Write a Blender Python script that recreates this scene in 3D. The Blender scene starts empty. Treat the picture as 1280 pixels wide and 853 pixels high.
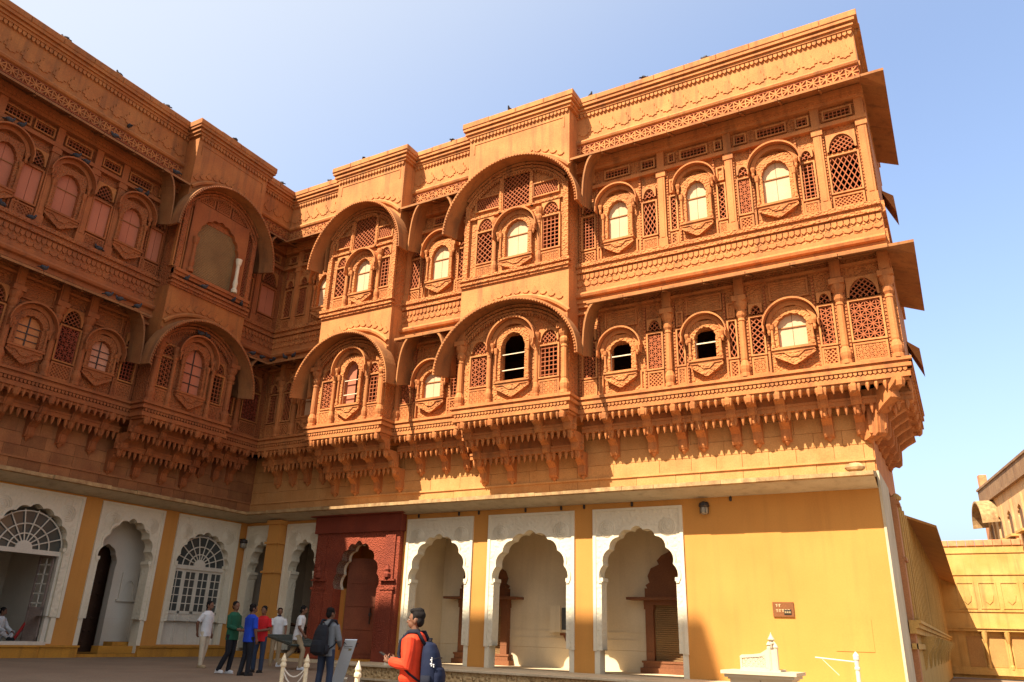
import bpy, math, random
from math import sin, cos, pi, sqrt, radians, atan2, hypot
from mathutils import Vector, Matrix
random.seed(7)
SC = bpy.context.scene
COL = SC.collection

# ------------------------------------------------------------------ camera, sky, sun, exposure
cam_d = bpy.data.cameras.new('camera'); cam = bpy.data.objects.new('camera', cam_d); COL.objects.link(cam)
CAM = Vector((25.12, -22.40, 1.07))
yaw, pit, rol = radians(-30.042), radians(21.0046), radians(1.8406)
fw = Vector((sin(yaw)*cos(pit), cos(yaw)*cos(pit), sin(pit)))
rt = Vector((cos(yaw), -sin(yaw), 0)); up = rt.cross(fw)
r2 = rt*cos(rol)+up*sin(rol); u2 = up*cos(rol)-rt*sin(rol)
cam.matrix_world = Matrix(((r2.x, u2.x, -fw.x, CAM.x), (r2.y, u2.y, -fw.y, CAM.y), (r2.z, u2.z, -fw.z, CAM.z), (0, 0, 0, 1)))
cam_d.sensor_width = 36; cam_d.lens = 958.33/1280*36; cam_d.clip_end = 2000; cam_d.clip_start = .1
SC.camera = cam
SUN = Vector((-.36, -1.0, 1.30)).normalized()
world = bpy.data.worlds.new('World'); SC.world = world; world.use_nodes = True
nt = world.node_tree; bg = nt.nodes['Background']
sky = nt.nodes.new('ShaderNodeTexSky'); sky.sky_type = 'NISHITA'; sky.sun_disc = False
sky.sun_elevation = math.asin(SUN.z); sky.sun_rotation = atan2(SUN.x, SUN.y)
sky.altitude = 300; sky.air_density = 1.0; sky.dust_density = 7.0; sky.ozone_density = 1.2
# thin white haze that thickens towards the sun's side of the sky
tc = nt.nodes.new('ShaderNodeTexCoord'); dt = nt.nodes.new('ShaderNodeVectorMath'); dt.operation = 'DOT_PRODUCT'; dt.inputs[1].default_value = tuple(SUN)
hz = nt.nodes.new('ShaderNodeMapRange'); hz.interpolation_type = 'SMOOTHSTEP'; hz.inputs[1].default_value = -.02; hz.inputs[2].default_value = .60; hz.inputs[4].default_value = .86
mx = nt.nodes.new('ShaderNodeMix'); mx.data_type = 'RGBA'; mx.inputs[7].default_value = (2.25, 2.38, 2.50, 1)
nt.links.new(tc.outputs['Generated'], dt.inputs[0]); nt.links.new(dt.outputs['Value'], hz.inputs[0]); nt.links.new(hz.outputs[0], mx.inputs[0]); nt.links.new(sky.outputs[0], mx.inputs[6])
nt.links.new(mx.outputs[2], bg.inputs[0]); bg.inputs[1].default_value = 0.15
sun_d = bpy.data.lights.new('sun', 'SUN'); sun_d.energy = 5.0; sun_d.angle = radians(.5); sun_d.color = (1.0, .87, .70)
sun = bpy.data.objects.new('sun', sun_d); COL.objects.link(sun)
sun.rotation_euler = SUN.to_track_quat('Z', 'Y').to_euler(); sun.location = (0, -40, 60)
SC.view_settings.view_transform = 'Standard'; SC.view_settings.look = 'None'
SC.view_settings.exposure = 1.38; SC.view_settings.gamma = 1.0
SC.render.engine = 'CYCLES'
SC.cycles.max_bounces = 8; SC.cycles.diffuse_bounces = 5

# ------------------------------------------------------------------ materials
MATS = {}
def mat(name, c1, c2=None, rough=.85, nscale=1.1, fine=.16, bump=.25, bdist=.012, carve=None, cscale=11., cdist=.03,
        streak=0., objvar=0., metallic=0., spec=.3, lines=None):
    """procedural paint / stone: two tones by broad noise, fine grain, optional carved relief, rain streaks, per-object tint"""
    if name in MATS: return MATS[name]
    m = bpy.data.materials.new(name); m.use_nodes = True; t = m.node_tree; N = t.nodes; L = t.links
    b = N['Principled BSDF']; b.inputs['Roughness'].default_value = rough; b.inputs['Metallic'].default_value = metallic
    b.inputs['Specular IOR Level'].default_value = spec
    c2 = c2 or tuple(min(1, x*.78) for x in c1)
    geo = N.new('ShaderNodeNewGeometry')
    def noise(sc, det=4, vec=None):
        n = N.new('ShaderNodeTexNoise'); n.inputs['Scale'].default_value = sc; n.inputs['Detail'].default_value = det
        L.new(vec or geo.outputs['Position'], n.inputs['Vector']); return n.outputs['Fac']
    def math_(op, a, b_=None):
        n = N.new('ShaderNodeMath'); n.operation = op
        for i, x in enumerate((a, b_)):
            if x is None: continue
            if isinstance(x, (int, float)): n.inputs[i].default_value = x
            else: L.new(x, n.inputs[i])
        return n.outputs[0]
    def mix(fac, a, b_, mode='MIX'):
        n = N.new('ShaderNodeMix'); n.data_type = 'RGBA'; n.blend_type = mode
        for s, x in ((n.inputs[0], fac), (n.inputs[6], a), (n.inputs[7], b_)):
            if isinstance(x, (int, float)): s.default_value = x
            elif isinstance(x, tuple): s.default_value = (*x, 1)
            else: L.new(x, s)
        return n.outputs[2]
    def ramp(f, lo, hi):
        n = N.new('ShaderNodeMapRange'); n.inputs[1].default_value = lo; n.inputs[2].default_value = hi; L.new(f, n.inputs[0]); return n.outputs[0]
    col = mix(ramp(noise(nscale, 5), .32, .68), c1, c2)
    if fine:
        g = ramp(noise(26, 3), .25, .75)
        v = math_('ADD', math_('MULTIPLY', g, fine*2), 1-fine)
        col = mix(1.0, col, v, 'MULTIPLY')
    if streak:
        mp = N.new('ShaderNodeMapping'); mp.inputs['Scale'].default_value = (2.6, 2.6, .22); L.new(geo.outputs['Position'], mp.inputs[0])
        s = ramp(noise(1.6, 6, mp.outputs[0]), .50, .74)
        col = mix(math_('MULTIPLY', s, streak), col, (.055, .032, .02))
    if objvar:
        oi = N.new('ShaderNodeObjectInfo')
        v = math_('ADD', math_('MULTIPLY', oi.outputs['Random'], objvar*2), 1-objvar)
        col = mix(1.0, col, v, 'MULTIPLY')
    L.new(col, b.inputs['Base Color'])
    h = math_('MULTIPLY', noise(18, 6), 1.0)
    bn = N.new('ShaderNodeBump'); bn.inputs['Strength'].default_value = bump; bn.inputs['Distance'].default_value = bdist; L.new(h, bn.inputs['Height'])
    out = bn.outputs[0]
    if carve:
        if carve == 'flor':
            vo = N.new('ShaderNodeTexVoronoi'); vo.feature = 'SMOOTH_F1'; vo.inputs['Scale'].default_value = cscale; L.new(geo.outputs['Position'], vo.inputs['Vector'])
            vo.inputs['Randomness'].default_value = .75
            hh = math_('SINE', math_('MULTIPLY', vo.outputs['Distance'], 9.0))
        elif carve == 'slat':
            w = N.new('ShaderNodeTexWave'); w.bands_direction = 'Z'; w.inputs['Scale'].default_value = cscale; w.inputs['Distortion'].default_value = .3
            L.new(geo.outputs['Position'], w.inputs['Vector']); hh = w.outputs['Fac']
        elif carve == 'swirl':
            w = N.new('ShaderNodeTexWave'); w.wave_type = 'RINGS'; w.inputs['Scale'].default_value = cscale*.35; w.inputs['Distortion'].default_value = 9; w.inputs['Detail'].default_value = 2
            w.inputs['Detail Scale'].default_value = 1.3
            L.new(geo.outputs['Position'], w.inputs['Vector']); hh = w.outputs['Fac']
        else:
            mp = N.new('ShaderNodeMapping'); mp.inputs['Rotation'].default_value = (0, radians(45), 0) if carve == 'diag' else (0, 0, 0); L.new(geo.outputs['Position'], mp.inputs[0])
            vo = N.new('ShaderNodeTexVoronoi'); vo.feature = 'F1'; vo.distance = 'CHEBYCHEV'; vo.inputs['Scale'].default_value = cscale; vo.inputs['Randomness'].default_value = 0.
            L.new(mp.outputs[0], vo.inputs['Vector']); hh = math_('MULTIPLY', vo.outputs['Distance'], -2.0)
        b2 = N.new('ShaderNodeBump'); b2.inputs['Strength'].default_value = .9; b2.inputs['Distance'].default_value = cdist
        L.new(hh, b2.inputs['Height']); L.new(out, b2.inputs['Normal']); out = b2.outputs[0]
    L.new(out, b.inputs['Normal'])
    MATS[name] = m; return m
S1, S2 = (.50, .192, .058), (.41, .138, .040)
STONE = mat('sandstone', S1, S2, streak=.42, bump=.35, objvar=.05)
FLOR = mat('sandstone_carved', S1, (.41, .138, .040), carve='flor', cscale=13, cdist=.016, streak=.38)
SWIRL = mat('sandstone_scrollwork', (.50, .192, .058), S2, carve='swirl', cscale=12, cdist=.02, streak=.2)
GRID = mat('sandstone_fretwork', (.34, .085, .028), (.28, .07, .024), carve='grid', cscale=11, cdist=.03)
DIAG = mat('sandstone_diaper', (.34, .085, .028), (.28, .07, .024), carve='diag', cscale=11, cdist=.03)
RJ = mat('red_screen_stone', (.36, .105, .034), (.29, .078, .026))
PALE = mat('sandstone_pale_blocks', (.50, .25, .085), (.44, .20, .062), streak=.12, objvar=.09, bump=.3, nscale=2.)
PARA = mat('sandstone_parapet', (.51, .212, .066), (.41, .150, .046), streak=.5, objvar=.07, bump=.4)
EAVE = mat('sandstone_eave_slab', (.38, .16, .05), (.29, .11, .034), streak=.45, objvar=.10, bump=.4)
EDGE = mat('weathered_ledge_stone', (.44, .29, .13), (.27, .15, .065), streak=.3, objvar=.1, bump=.5, nscale=4)
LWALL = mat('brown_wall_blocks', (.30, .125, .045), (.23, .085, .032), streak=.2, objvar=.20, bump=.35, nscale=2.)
REDST = mat('red_sandstone', (.23, .045, .020), (.17, .032, .015), bump=.4, streak=.15)
REDCARVE = mat('red_sandstone_carved', (.26, .052, .022), (.18, .035, .016), carve='flor', cscale=20, cdist=.010)
WHITE = mat('white_plaster', (.68, .61, .46), (.62, .545, .40), fine=.05, bump=.15, streak=.08)
WCARVE = mat('white_plaster_relief', (.67, .60, .45), (.61, .535, .39), fine=.05, carve='flor', cscale=8, cdist=.006)
COVE = mat('cove_plaster', (.52, .44, .30), (.43, .35, .23), fine=.06, streak=.25, bump=.2)
YEL = mat('ochre_wall_paint', (.53, .245, .055), (.49, .215, .046), fine=.05, bump=.12, streak=.10, nscale=.7)
YELD = mat('ochre_plinth_paint', (.52, .24, .03), (.40, .18, .027), fine=.12, bump=.3, streak=.35)
CREAM = mat('cream_gallery_wall', (.66, .55, .37), (.60, .49, .32), fine=.05, bump=.15, streak=.1)
ROOM = mat('room_plaster', (.58, .52, .42), (.52, .46, .37), fine=.05)
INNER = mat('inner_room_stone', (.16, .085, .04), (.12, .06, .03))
BLIND = mat('pale_shutter', (.60, .39, .235), (.55, .35, .20), fine=.06, bump=.2)
PINK = mat('pink_shutter', (.42, .145, .078), (.38, .125, .066), fine=.06, bump=.2)
BAMBOO = mat('bamboo_blind', (.24, .140, .055), (.18, .10, .04), carve='slat', cscale=5, cdist=.02)
WOODD = mat('dark_timber', (.10, .045, .022), (.06, .028, .016), bump=.4)
DOORRED = mat('worn_red_door', (.24, .075, .035), (.17, .05, .026), streak=.2, bump=.4)
DOORW = mat('offwhite_door_paint', (.62, .56, .45), (.54, .48, .38), fine=.08, streak=.15)
GLASS = mat('grey_window_glass', (.07, .075, .07), (.05, .055, .05), rough=.12, spec=.6, bump=.02, fine=0)
IRON = mat('dark_iron', (.06, .05, .045), rough=.5, metallic=.5)
BAR = mat('pale_window_bar', (.70, .60, .40), rough=.6)
GROUND = mat('courtyard_paving', (.235, .172, .115), (.19, .135, .09), fine=.16, bump=.4, nscale=.8, streak=0, rough=.9)
PLAT = mat('platform_marble', (.62, .50, .33), (.52, .40, .25), fine=.08, streak=.0, objvar=.08)
PLATC = mat('platform_carved_front', (.60, .41, .20), (.50, .33, .15), carve='flor', cscale=9, cdist=.03)
MARBLE = mat('white_marble', (.52, .45, .32), (.47, .40, .28), rough=.5, fine=.04)
FARY = mat('far_yellow_wall', (.52, .32, .10), (.44, .25, .065), streak=.35, bump=.35)
FARR = mat('far_red_masonry', (.60, .27, .12), (.46, .18, .08), streak=.4, bump=.5, nscale=3)
FEATH = mat('pigeon_grey', (.065, .065, .075), (.035, .035, .045), bump=.1)
FABR = {}
def cloth(nm, c): 
    return mat('cloth_'+nm, c, tuple(x*.82 for x in c), fine=.06, nscale=6, bump=.3, bdist=.01)
SKIN = mat('brown_skin', (.165, .076, .042), (.14, .062, .034), rough=.6, fine=.03, bump=.05)
HAIR = mat('black_hair', (.010, .008, .008), (.014, .012, .011), rough=.8, bump=.6, nscale=9, spec=.08)

# ------------------------------------------------------------------ mesh helpers
class MB:
    def __init__(s): s.v = []; s.f = []
    def add(s, vs, fs):
        o = len(s.v); s.v += vs; s.f += [tuple(i+o for i in f) for f in fs]; return s
    def box(s, x0, x1, y0, y1, z0, z1):
        return s.add([(x0, y0, z0), (x1, y0, z0), (x1, y1, z0), (x0, y1, z0), (x0, y0, z1), (x1, y0, z1), (x1, y1, z1), (x0, y1, z1)],
                     [(0, 3, 2, 1), (4, 5, 6, 7), (0, 1, 5, 4), (1, 2, 6, 5), (2, 3, 7, 6), (3, 0, 4, 7)])
    def cbox(s, x0, x1, y0, y1, z0, z1, c=.015):
        """box whose front face (-y) has chamfered edges"""
        return s.add([(x0, y0+c, z0), (x1, y0+c, z0), (x1, y0+c, z1), (x0, y0+c, z1), (x0+c, y0, z0+c), (x1-c, y0, z0+c), (x1-c, y0, z1-c), (x0+c, y0, z1-c),
                      (x0, y1, z0), (x1, y1, z0), (x1, y1, z1), (x0, y1, z1)],
                     [(4, 5, 6, 7), (0, 1, 5, 4), (1, 2, 6, 5), (2, 3, 7, 6), (3, 0, 4, 7), (8, 9, 1, 0), (9, 10, 2, 1), (10, 11, 3, 2), (11, 8, 0, 3), (8, 11, 10, 9)])
    def prism(s, poly, y0, y1):          # polygon in x,z extruded along y
        n = len(poly)
        return s.add([(x, y0, z) for x, z in poly]+[(x, y1, z) for x, z in poly],
                     [tuple(range(n)), tuple(range(2*n-1, n-1, -1))]+[(i, i+n, (i+1) % n+n, (i+1) % n) for i in range(n)])
    def prismx(s, poly, x0, x1):         # polygon in y,z extruded along x
        n = len(poly)
        return s.add([(x0, y, z) for y, z in poly]+[(x1, y, z) for y, z in poly],
                     [tuple(range(n-1, -1, -1)), tuple(range(n, 2*n))]+[(i, (i+1) % n, (i+1) % n+n, i+n) for i in range(n)])
    def lathe(s, cx, cy, prof, n=10, ry=1.):
        vs = []; fs = []; k = len(prof)
        for r, z in prof:
            for j in range(n):
                a = 2*pi*j/n; vs.append((cx+r*cos(a), cy+r*ry*sin(a), z))
        for i in range(k-1):
            for j in range(n):
                fs.append((i*n+j, i*n+(j+1) % n, (i+1)*n+(j+1) % n, (i+1)*n+j))
        fs.append(tuple(range(n-1, -1, -1))); fs.append(tuple(range((k-1)*n, k*n)))
        return s.add(vs, fs)
    def tube(s, pts, rad, n=8):
        """closed tapered tube through 3-D points"""
        pts = [Vector(p) for p in pts]
        if isinstance(rad, (int, float)): rad = [rad]*len(pts)
        vs = []; fs = []; k = len(pts); ref = None
        for i, p in enumerate(pts):
            d = (pts[min(i+1, k-1)]-pts[max(i-1, 0)])
            if d.length < 1e-6: d = Vector((0, 0, 1))
            d.normalize()
            if ref is None: ref = Vector((1, 0, 0)) if abs(d.x) < .8 else Vector((0, 1, 0))
            a = (ref-d*ref.dot(d)).normalized(); b = d.cross(a); ref = a
            for j in range(n):
                t = 2*pi*j/n; q = p+(a*cos(t)+b*sin(t))*rad[i]; vs.append(tuple(q))
        for i in range(k-1):
            for j in range(n): fs.append((i*n+j, i*n+(j+1) % n, (i+1)*n+(j+1) % n, (i+1)*n+j))
        fs.append(tuple(range(n-1, -1, -1))); fs.append(tuple(range((k-1)*n, k*n)))
        return s.add(vs, fs)
    def strip(s, a, b):                 # quads between two equally long polylines of 3-D points
        n = len(a)
        return s.add(list(a)+list(b), [(i, i+1, n+i+1, n+i) for i in range(n-1)])
    def ell(s, c, r, n=12, m=8):
        prof = [(max(.02, sin(pi*i/m)), -cos(pi*i/m)) for i in range(m+1)]
        o = MB().lathe(0, 0, prof, n)
        return s.add([(c[0]+x*r[0], c[1]+y*r[1], c[2]+z*r[2]) for x, y, z in o.v], o.f)
    def rot(s, ang, origin=(0, 0, 0)):
        ca, sa = cos(ang), sin(ang); ox, oy, _ = origin
        s.v = [(ox+(x-ox)*ca-(y-oy)*sa, oy+(x-ox)*sa+(y-oy)*ca, z) for x, y, z in s.v]; return s
    def mesh(s, name, m, smooth=False):
        me = bpy.data.meshes.new(name); me.from_pydata(s.v, [], s.f); me.materials.append(m)
        if smooth:
            me.polygons.foreach_set('use_smooth', [True]*len(me.polygons))
        me.update(); return me
    def build(s, name, m, parent=None, loc=(0, 0, 0), smooth=False):
        return link(name, s.mesh(name, m, smooth), parent, loc)
def link(name, me, parent=None, loc=(0, 0, 0)):
    o = bpy.data.objects.new(name, me); COL.objects.link(o); o.parent = parent; o.location = loc; return o
def tag(o, label=None, cat=None, group=None, kind=None):
    if label: o['label'] = label
    if cat: o['category'] = cat
    if group: o['group'] = group
    if kind: o['kind'] = kind
    return o
def thing(name, label, cat, loc=(0, 0, 0), rz=0, group=None):
    o = link(name, None, None, loc); o.rotation_euler = (0, 0, rz); o.empty_display_size = .3
    return tag(o, label, cat, group)
CACHE = {}; PAL = 'R'
def shared(key, fn):
    key = (PAL,)+tuple(key)
    if key not in CACHE: CACHE[key] = fn()
    return CACHE[key]
def wall_holes(mb, x0, x1, z0, z1, holes, y, depth=.2):
    """front sheet with rectangular holes and their reveals"""
    xs = sorted({x0, x1, *[h[0] for h in holes], *[h[1] for h in holes]}); zs = sorted({z0, z1, *[h[2] for h in holes], *[h[3] for h in holes]})
    xs = [x for x in xs if x0 <= x <= x1]; zs = [z for z in zs if z0 <= z <= z1]
    for a, b in zip(xs, xs[1:]):
        run = None
        for c, d in zip(zs, zs[1:]):
            mx, mz = (a+b)/2, (c+d)/2
            inh = any(h[0] < mx < h[1] and h[2] < mz < h[3] for h in holes)
            if not inh: run = (run[0], d) if run else (c, d)
            if run and (inh or d == zs[-1]):
                mb.add([(a, y, run[0]), (b, y, run[0]), (b, y, run[1]), (a, y, run[1])], [(0, 1, 2, 3)]); run = None
    for a, b, c, d in holes:
        yb = y+depth
        mb.add([(a, y, c), (b, y, c), (b, y, d), (a, y, d), (a, yb, c), (b, yb, c), (b, yb, d), (a, yb, d)],
               [(0, 4, 5, 1), (1, 5, 6, 2), (2, 6, 7, 3), (3, 7, 4, 0)])
def arc(xc, zc, a, b, n=24, t0=pi, t1=0.):
    return [(xc+a*cos(t0+(t1-t0)*i/n), zc+b*sin(t0+(t1-t0)*i/n)) for i in range(n+1)]
def cusped(xc, half, zs, rise, lobes=9, bulge=.10, k=5):
    """multifoil arch from left springing over the top to the right springing"""
    E = lambda t: (xc-half*cos(t)*.93, zs+(rise-bulge*.5)*sin(t))
    out = []
    for i in range(lobes):
        a, b = E(pi*i/lobes), E(pi*(i+1)/lobes); dx, dz = b[0]-a[0], b[1]-a[1]; l = hypot(dx, dz); nx, nz = -dz/l, dx/l
        for j in range(k):
            t = j/k; q = sin(pi*t)**.8*bulge*(1.25 if i == lobes//2 else 1)
            out.append((a[0]+dx*t+nx*q, a[1]+dz*t+nz*q))
    out.append(E(pi)); return out
def arch_panel(curve, x0, x1, z0, z1, y0, y1, mb=None):
    """panel x0..x1, z0..z1 with an opening under the curve (curve runs left to right, its ends drop to z0)"""
    mb = mb or MB()
    inner = [(curve[0][0], z0)]+list(curve)+[(curve[-1][0], z0)]; n = len(inner)
    outer = []; xm = (inner[0][0]+inner[-1][0])/2; zc = curve[0][1]
    for i, (x, z) in enumerate(inner):
        if i == 0: outer.append((x0, z0)); continue
        if i == n-1: outer.append((x1, z0)); continue
        dx, dz = x-xm, max(z-zc, 0)
        if dx == 0 and dz == 0: outer.append((x0 if i < n/2 else x1, z)); continue
        sx = ((x1-xm) if dx > 0 else (x0-xm))/dx if abs(dx) > 1e-6 else 1e9
        sz = (z1-zc)/dz if dz > 1e-6 else 1e9
        q = min(sx, sz); outer.append((xm+dx*q, (zc+dz*q) if dz > 0 else z))
    fs = []
    # insert the two top corners
    vs = [(x, y0, z) for x, z in inner]+[(x, y0, z) for x, z in outer]
    for i in range(n-1):
        a, b = outer[i], outer[i+1]
        fs.append((i, i+1, n+i+1, n+i))
        if abs(a[0]-x0) < 1e-5 and a[1] < z1-1e-5 and abs(b[1]-z1) < 1e-5 and b[0] > x0+1e-5:
            vs.append((x0, y0, z1)); fs.append((n+i, n+i+1, len(vs)-1))
        if abs(b[0]-x1) < 1e-5 and b[1] < z1-1e-5 and abs(a[1]-z1) < 1e-5 and a[0] < x1-1e-5:
            vs.append((x1, y0, z1)); fs.append((n+i, n+i+1, len(vs)-1))
    mb.add(vs, fs)
    mb.strip([(x, y0, z) for x, z in inner], [(x, y1, z) for x, z in inner])
    mb.add([(x0, y0, z0), (x0, y1, z0), (x0, y1, z1), (x0, y0, z1), (x1, y0, z0), (x1, y1, z0), (x1, y1, z1), (x1, y0, z1)], [(0, 1, 2, 3), (5, 4, 7, 6), (3, 2, 6, 7)])
    return mb
def barrel(mb, pts_in, pts_out, y0, y1, th, dz_out=0., grow=0., xc=0., zc=0.):
    """curved shell: pts_in the under curve, pts_out the upper curve, from y0 (outer rim) to y1 (wall)"""
    f = lambda p, g: (xc+(p[0]-xc)*(1+g), zc+(p[1]-zc)*(1+g*.4))
    a = [(*f(p, grow), ) for p in pts_in]; b = [(*f(p, grow), ) for p in pts_out]
    A0 = [(x, y0, z+dz_out) for x, z in a]; B0 = [(x, y0, z+dz_out) for x, z in b]
    A1 = [(x, y1, z) for x, z in pts_in]; B1 = [(x, y1, z) for x, z in pts_out]
    mb.strip(A0, A1); mb.strip(B1, B0); mb.strip(B0, A0)
    mb.add([A0[0], A1[0], B1[0], B0[0]], [(0, 1, 2, 3)]); mb.add([A0[-1], A1[-1], B1[-1], B0[-1]], [(3, 2, 1, 0)])
    return A0

def lattice_mesh(w, h, pat, cell, lun=False, bar=.026, th=.045):
    """pierced screen: crossing bars clipped to a rectangle or a round-headed field, origin at its lower left"""
    if lun: poly = [(w/2+w/2*cos(pi*i/12), h*sin(pi*i/12)) for i in range(13)]
    else: poly = [(0, 0), (w, 0), (w, h), (0, h)]
    mb = MB()
    def clip(p, d):
        t0, t1 = -1e9, 1e9; n = len(poly)
        for i in range(n):
            a, b = poly[i], poly[(i+1) % n]; ex, ez = b[0]-a[0], b[1]-a[1]; nx, nz = ez, -ex     # outward for ccw
            q = nx*d[0]+nz*d[1]; r = nx*(a[0]-p[0])+nz*(a[1]-p[1])
            if abs(q) < 1e-9:
                if r < 0: return None
            elif q > 0: t1 = min(t1, r/q)
            else: t0 = max(t0, r/q)
        return (t0, t1) if t1-t0 > .02 else None
    dirs = {'diag': (45, -45), 'grid': (0, 90), 'tri': (30, 90, -30), 'star': (0, 90, 45, -45), 'steep': (62, -62)}[pat]
    for k, dg in enumerate(dirs):
        d = (cos(radians(dg)), sin(radians(dg))); nx, nz = -d[1], d[0]; R = hypot(w, h)
        c = cell*(1.4 if pat == 'star' and k > 1 else 1); i = -int(R/c)-1
        while i*c < R:
            p = (w/2+nx*i*c, h/2+nz*i*c); t = clip(p, d); i += 1
            if not t: continue
            a = (p[0]+d[0]*t[0], p[1]+d[1]*t[0]); b = (p[0]+d[0]*t[1], p[1]+d[1]*t[1]); q = bar/2; yy = -.003*k
            mb.add([(a[0]+nx*q, yy, a[1]+nz*q), (a[0]-nx*q, yy, a[1]-nz*q), (b[0]-nx*q, yy, b[1]-nz*q), (b[0]+nx*q, yy, b[1]+nz*q),
                    (a[0]+nx*q, th, a[1]+nz*q), (a[0]-nx*q, th, a[1]-nz*q), (b[0]-nx*q, th, b[1]-nz*q), (b[0]+nx*q, th, b[1]+nz*q)],
                   [(0, 1, 2, 3), (1, 5, 6, 2), (3, 7, 4, 0), (7, 6, 5, 4)])
    return mb

# ------------------------------------------------------------------ facade pieces (local frame: facade faces -y)
Q = lambda *a: tuple(round(x, 3) if isinstance(x, float) else x for x in a)
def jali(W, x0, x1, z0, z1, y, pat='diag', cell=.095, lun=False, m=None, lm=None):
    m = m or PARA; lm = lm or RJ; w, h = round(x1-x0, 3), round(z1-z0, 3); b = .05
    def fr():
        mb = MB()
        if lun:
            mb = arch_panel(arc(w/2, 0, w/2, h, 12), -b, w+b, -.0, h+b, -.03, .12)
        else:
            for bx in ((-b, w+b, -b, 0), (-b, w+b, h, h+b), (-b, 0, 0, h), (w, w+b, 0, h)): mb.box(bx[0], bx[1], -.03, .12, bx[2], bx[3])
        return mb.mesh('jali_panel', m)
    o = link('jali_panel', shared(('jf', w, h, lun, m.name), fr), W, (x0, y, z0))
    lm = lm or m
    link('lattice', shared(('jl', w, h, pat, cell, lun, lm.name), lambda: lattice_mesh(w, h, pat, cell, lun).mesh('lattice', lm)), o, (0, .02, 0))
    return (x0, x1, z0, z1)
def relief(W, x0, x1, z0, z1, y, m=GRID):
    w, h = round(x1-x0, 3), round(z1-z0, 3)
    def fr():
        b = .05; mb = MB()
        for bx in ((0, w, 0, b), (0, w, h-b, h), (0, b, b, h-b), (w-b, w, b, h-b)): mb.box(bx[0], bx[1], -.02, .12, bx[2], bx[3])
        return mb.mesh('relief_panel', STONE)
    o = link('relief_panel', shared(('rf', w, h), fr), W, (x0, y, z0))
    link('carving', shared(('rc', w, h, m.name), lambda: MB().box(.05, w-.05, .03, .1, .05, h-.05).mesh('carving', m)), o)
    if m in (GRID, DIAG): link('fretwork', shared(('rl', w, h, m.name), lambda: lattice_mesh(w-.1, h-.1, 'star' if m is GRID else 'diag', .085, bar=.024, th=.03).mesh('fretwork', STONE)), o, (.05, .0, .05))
def column(W, x, z0, z1, y, r=.1, top=None):
    H = round(z1-z0, 3)
    def fr():
        p = [(r*1.5, 0), (r*1.5, .10), (r*1.15, .12), (r*1.4, .22), (r*1.5, .32), (r*1.15, .44), (r*.9, .50), (r, .54), (r*.92, H-.62), (r*1.1, H-.6), (r*.95, H-.52),
             (r*1.35, H-.44), (r*1.5, H-.34), (r*1.2, H-.26), (r*1.7, H-.16), (r*1.9, H-.08), (r*1.9, H)]
        return MB().lathe(0, 0, p, 10).mesh('column', STONE)
    o = link('column', shared(('col', H, r), fr), W, (x, y, z0))
    if top: link('post', shared(('post', round(top-z1, 3), r), lambda: MB().box(-r*1.3, r*1.3, -r, .12, 0, top-z1).box(-r*1.9, r*1.9, -r*1.9, .12, .0, .16).box(-r*.8, r*.8, -r*1.15, -r, .22, top-z1-.06).mesh('post', STONE)), o, (0, 0, H))
    return o
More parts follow.
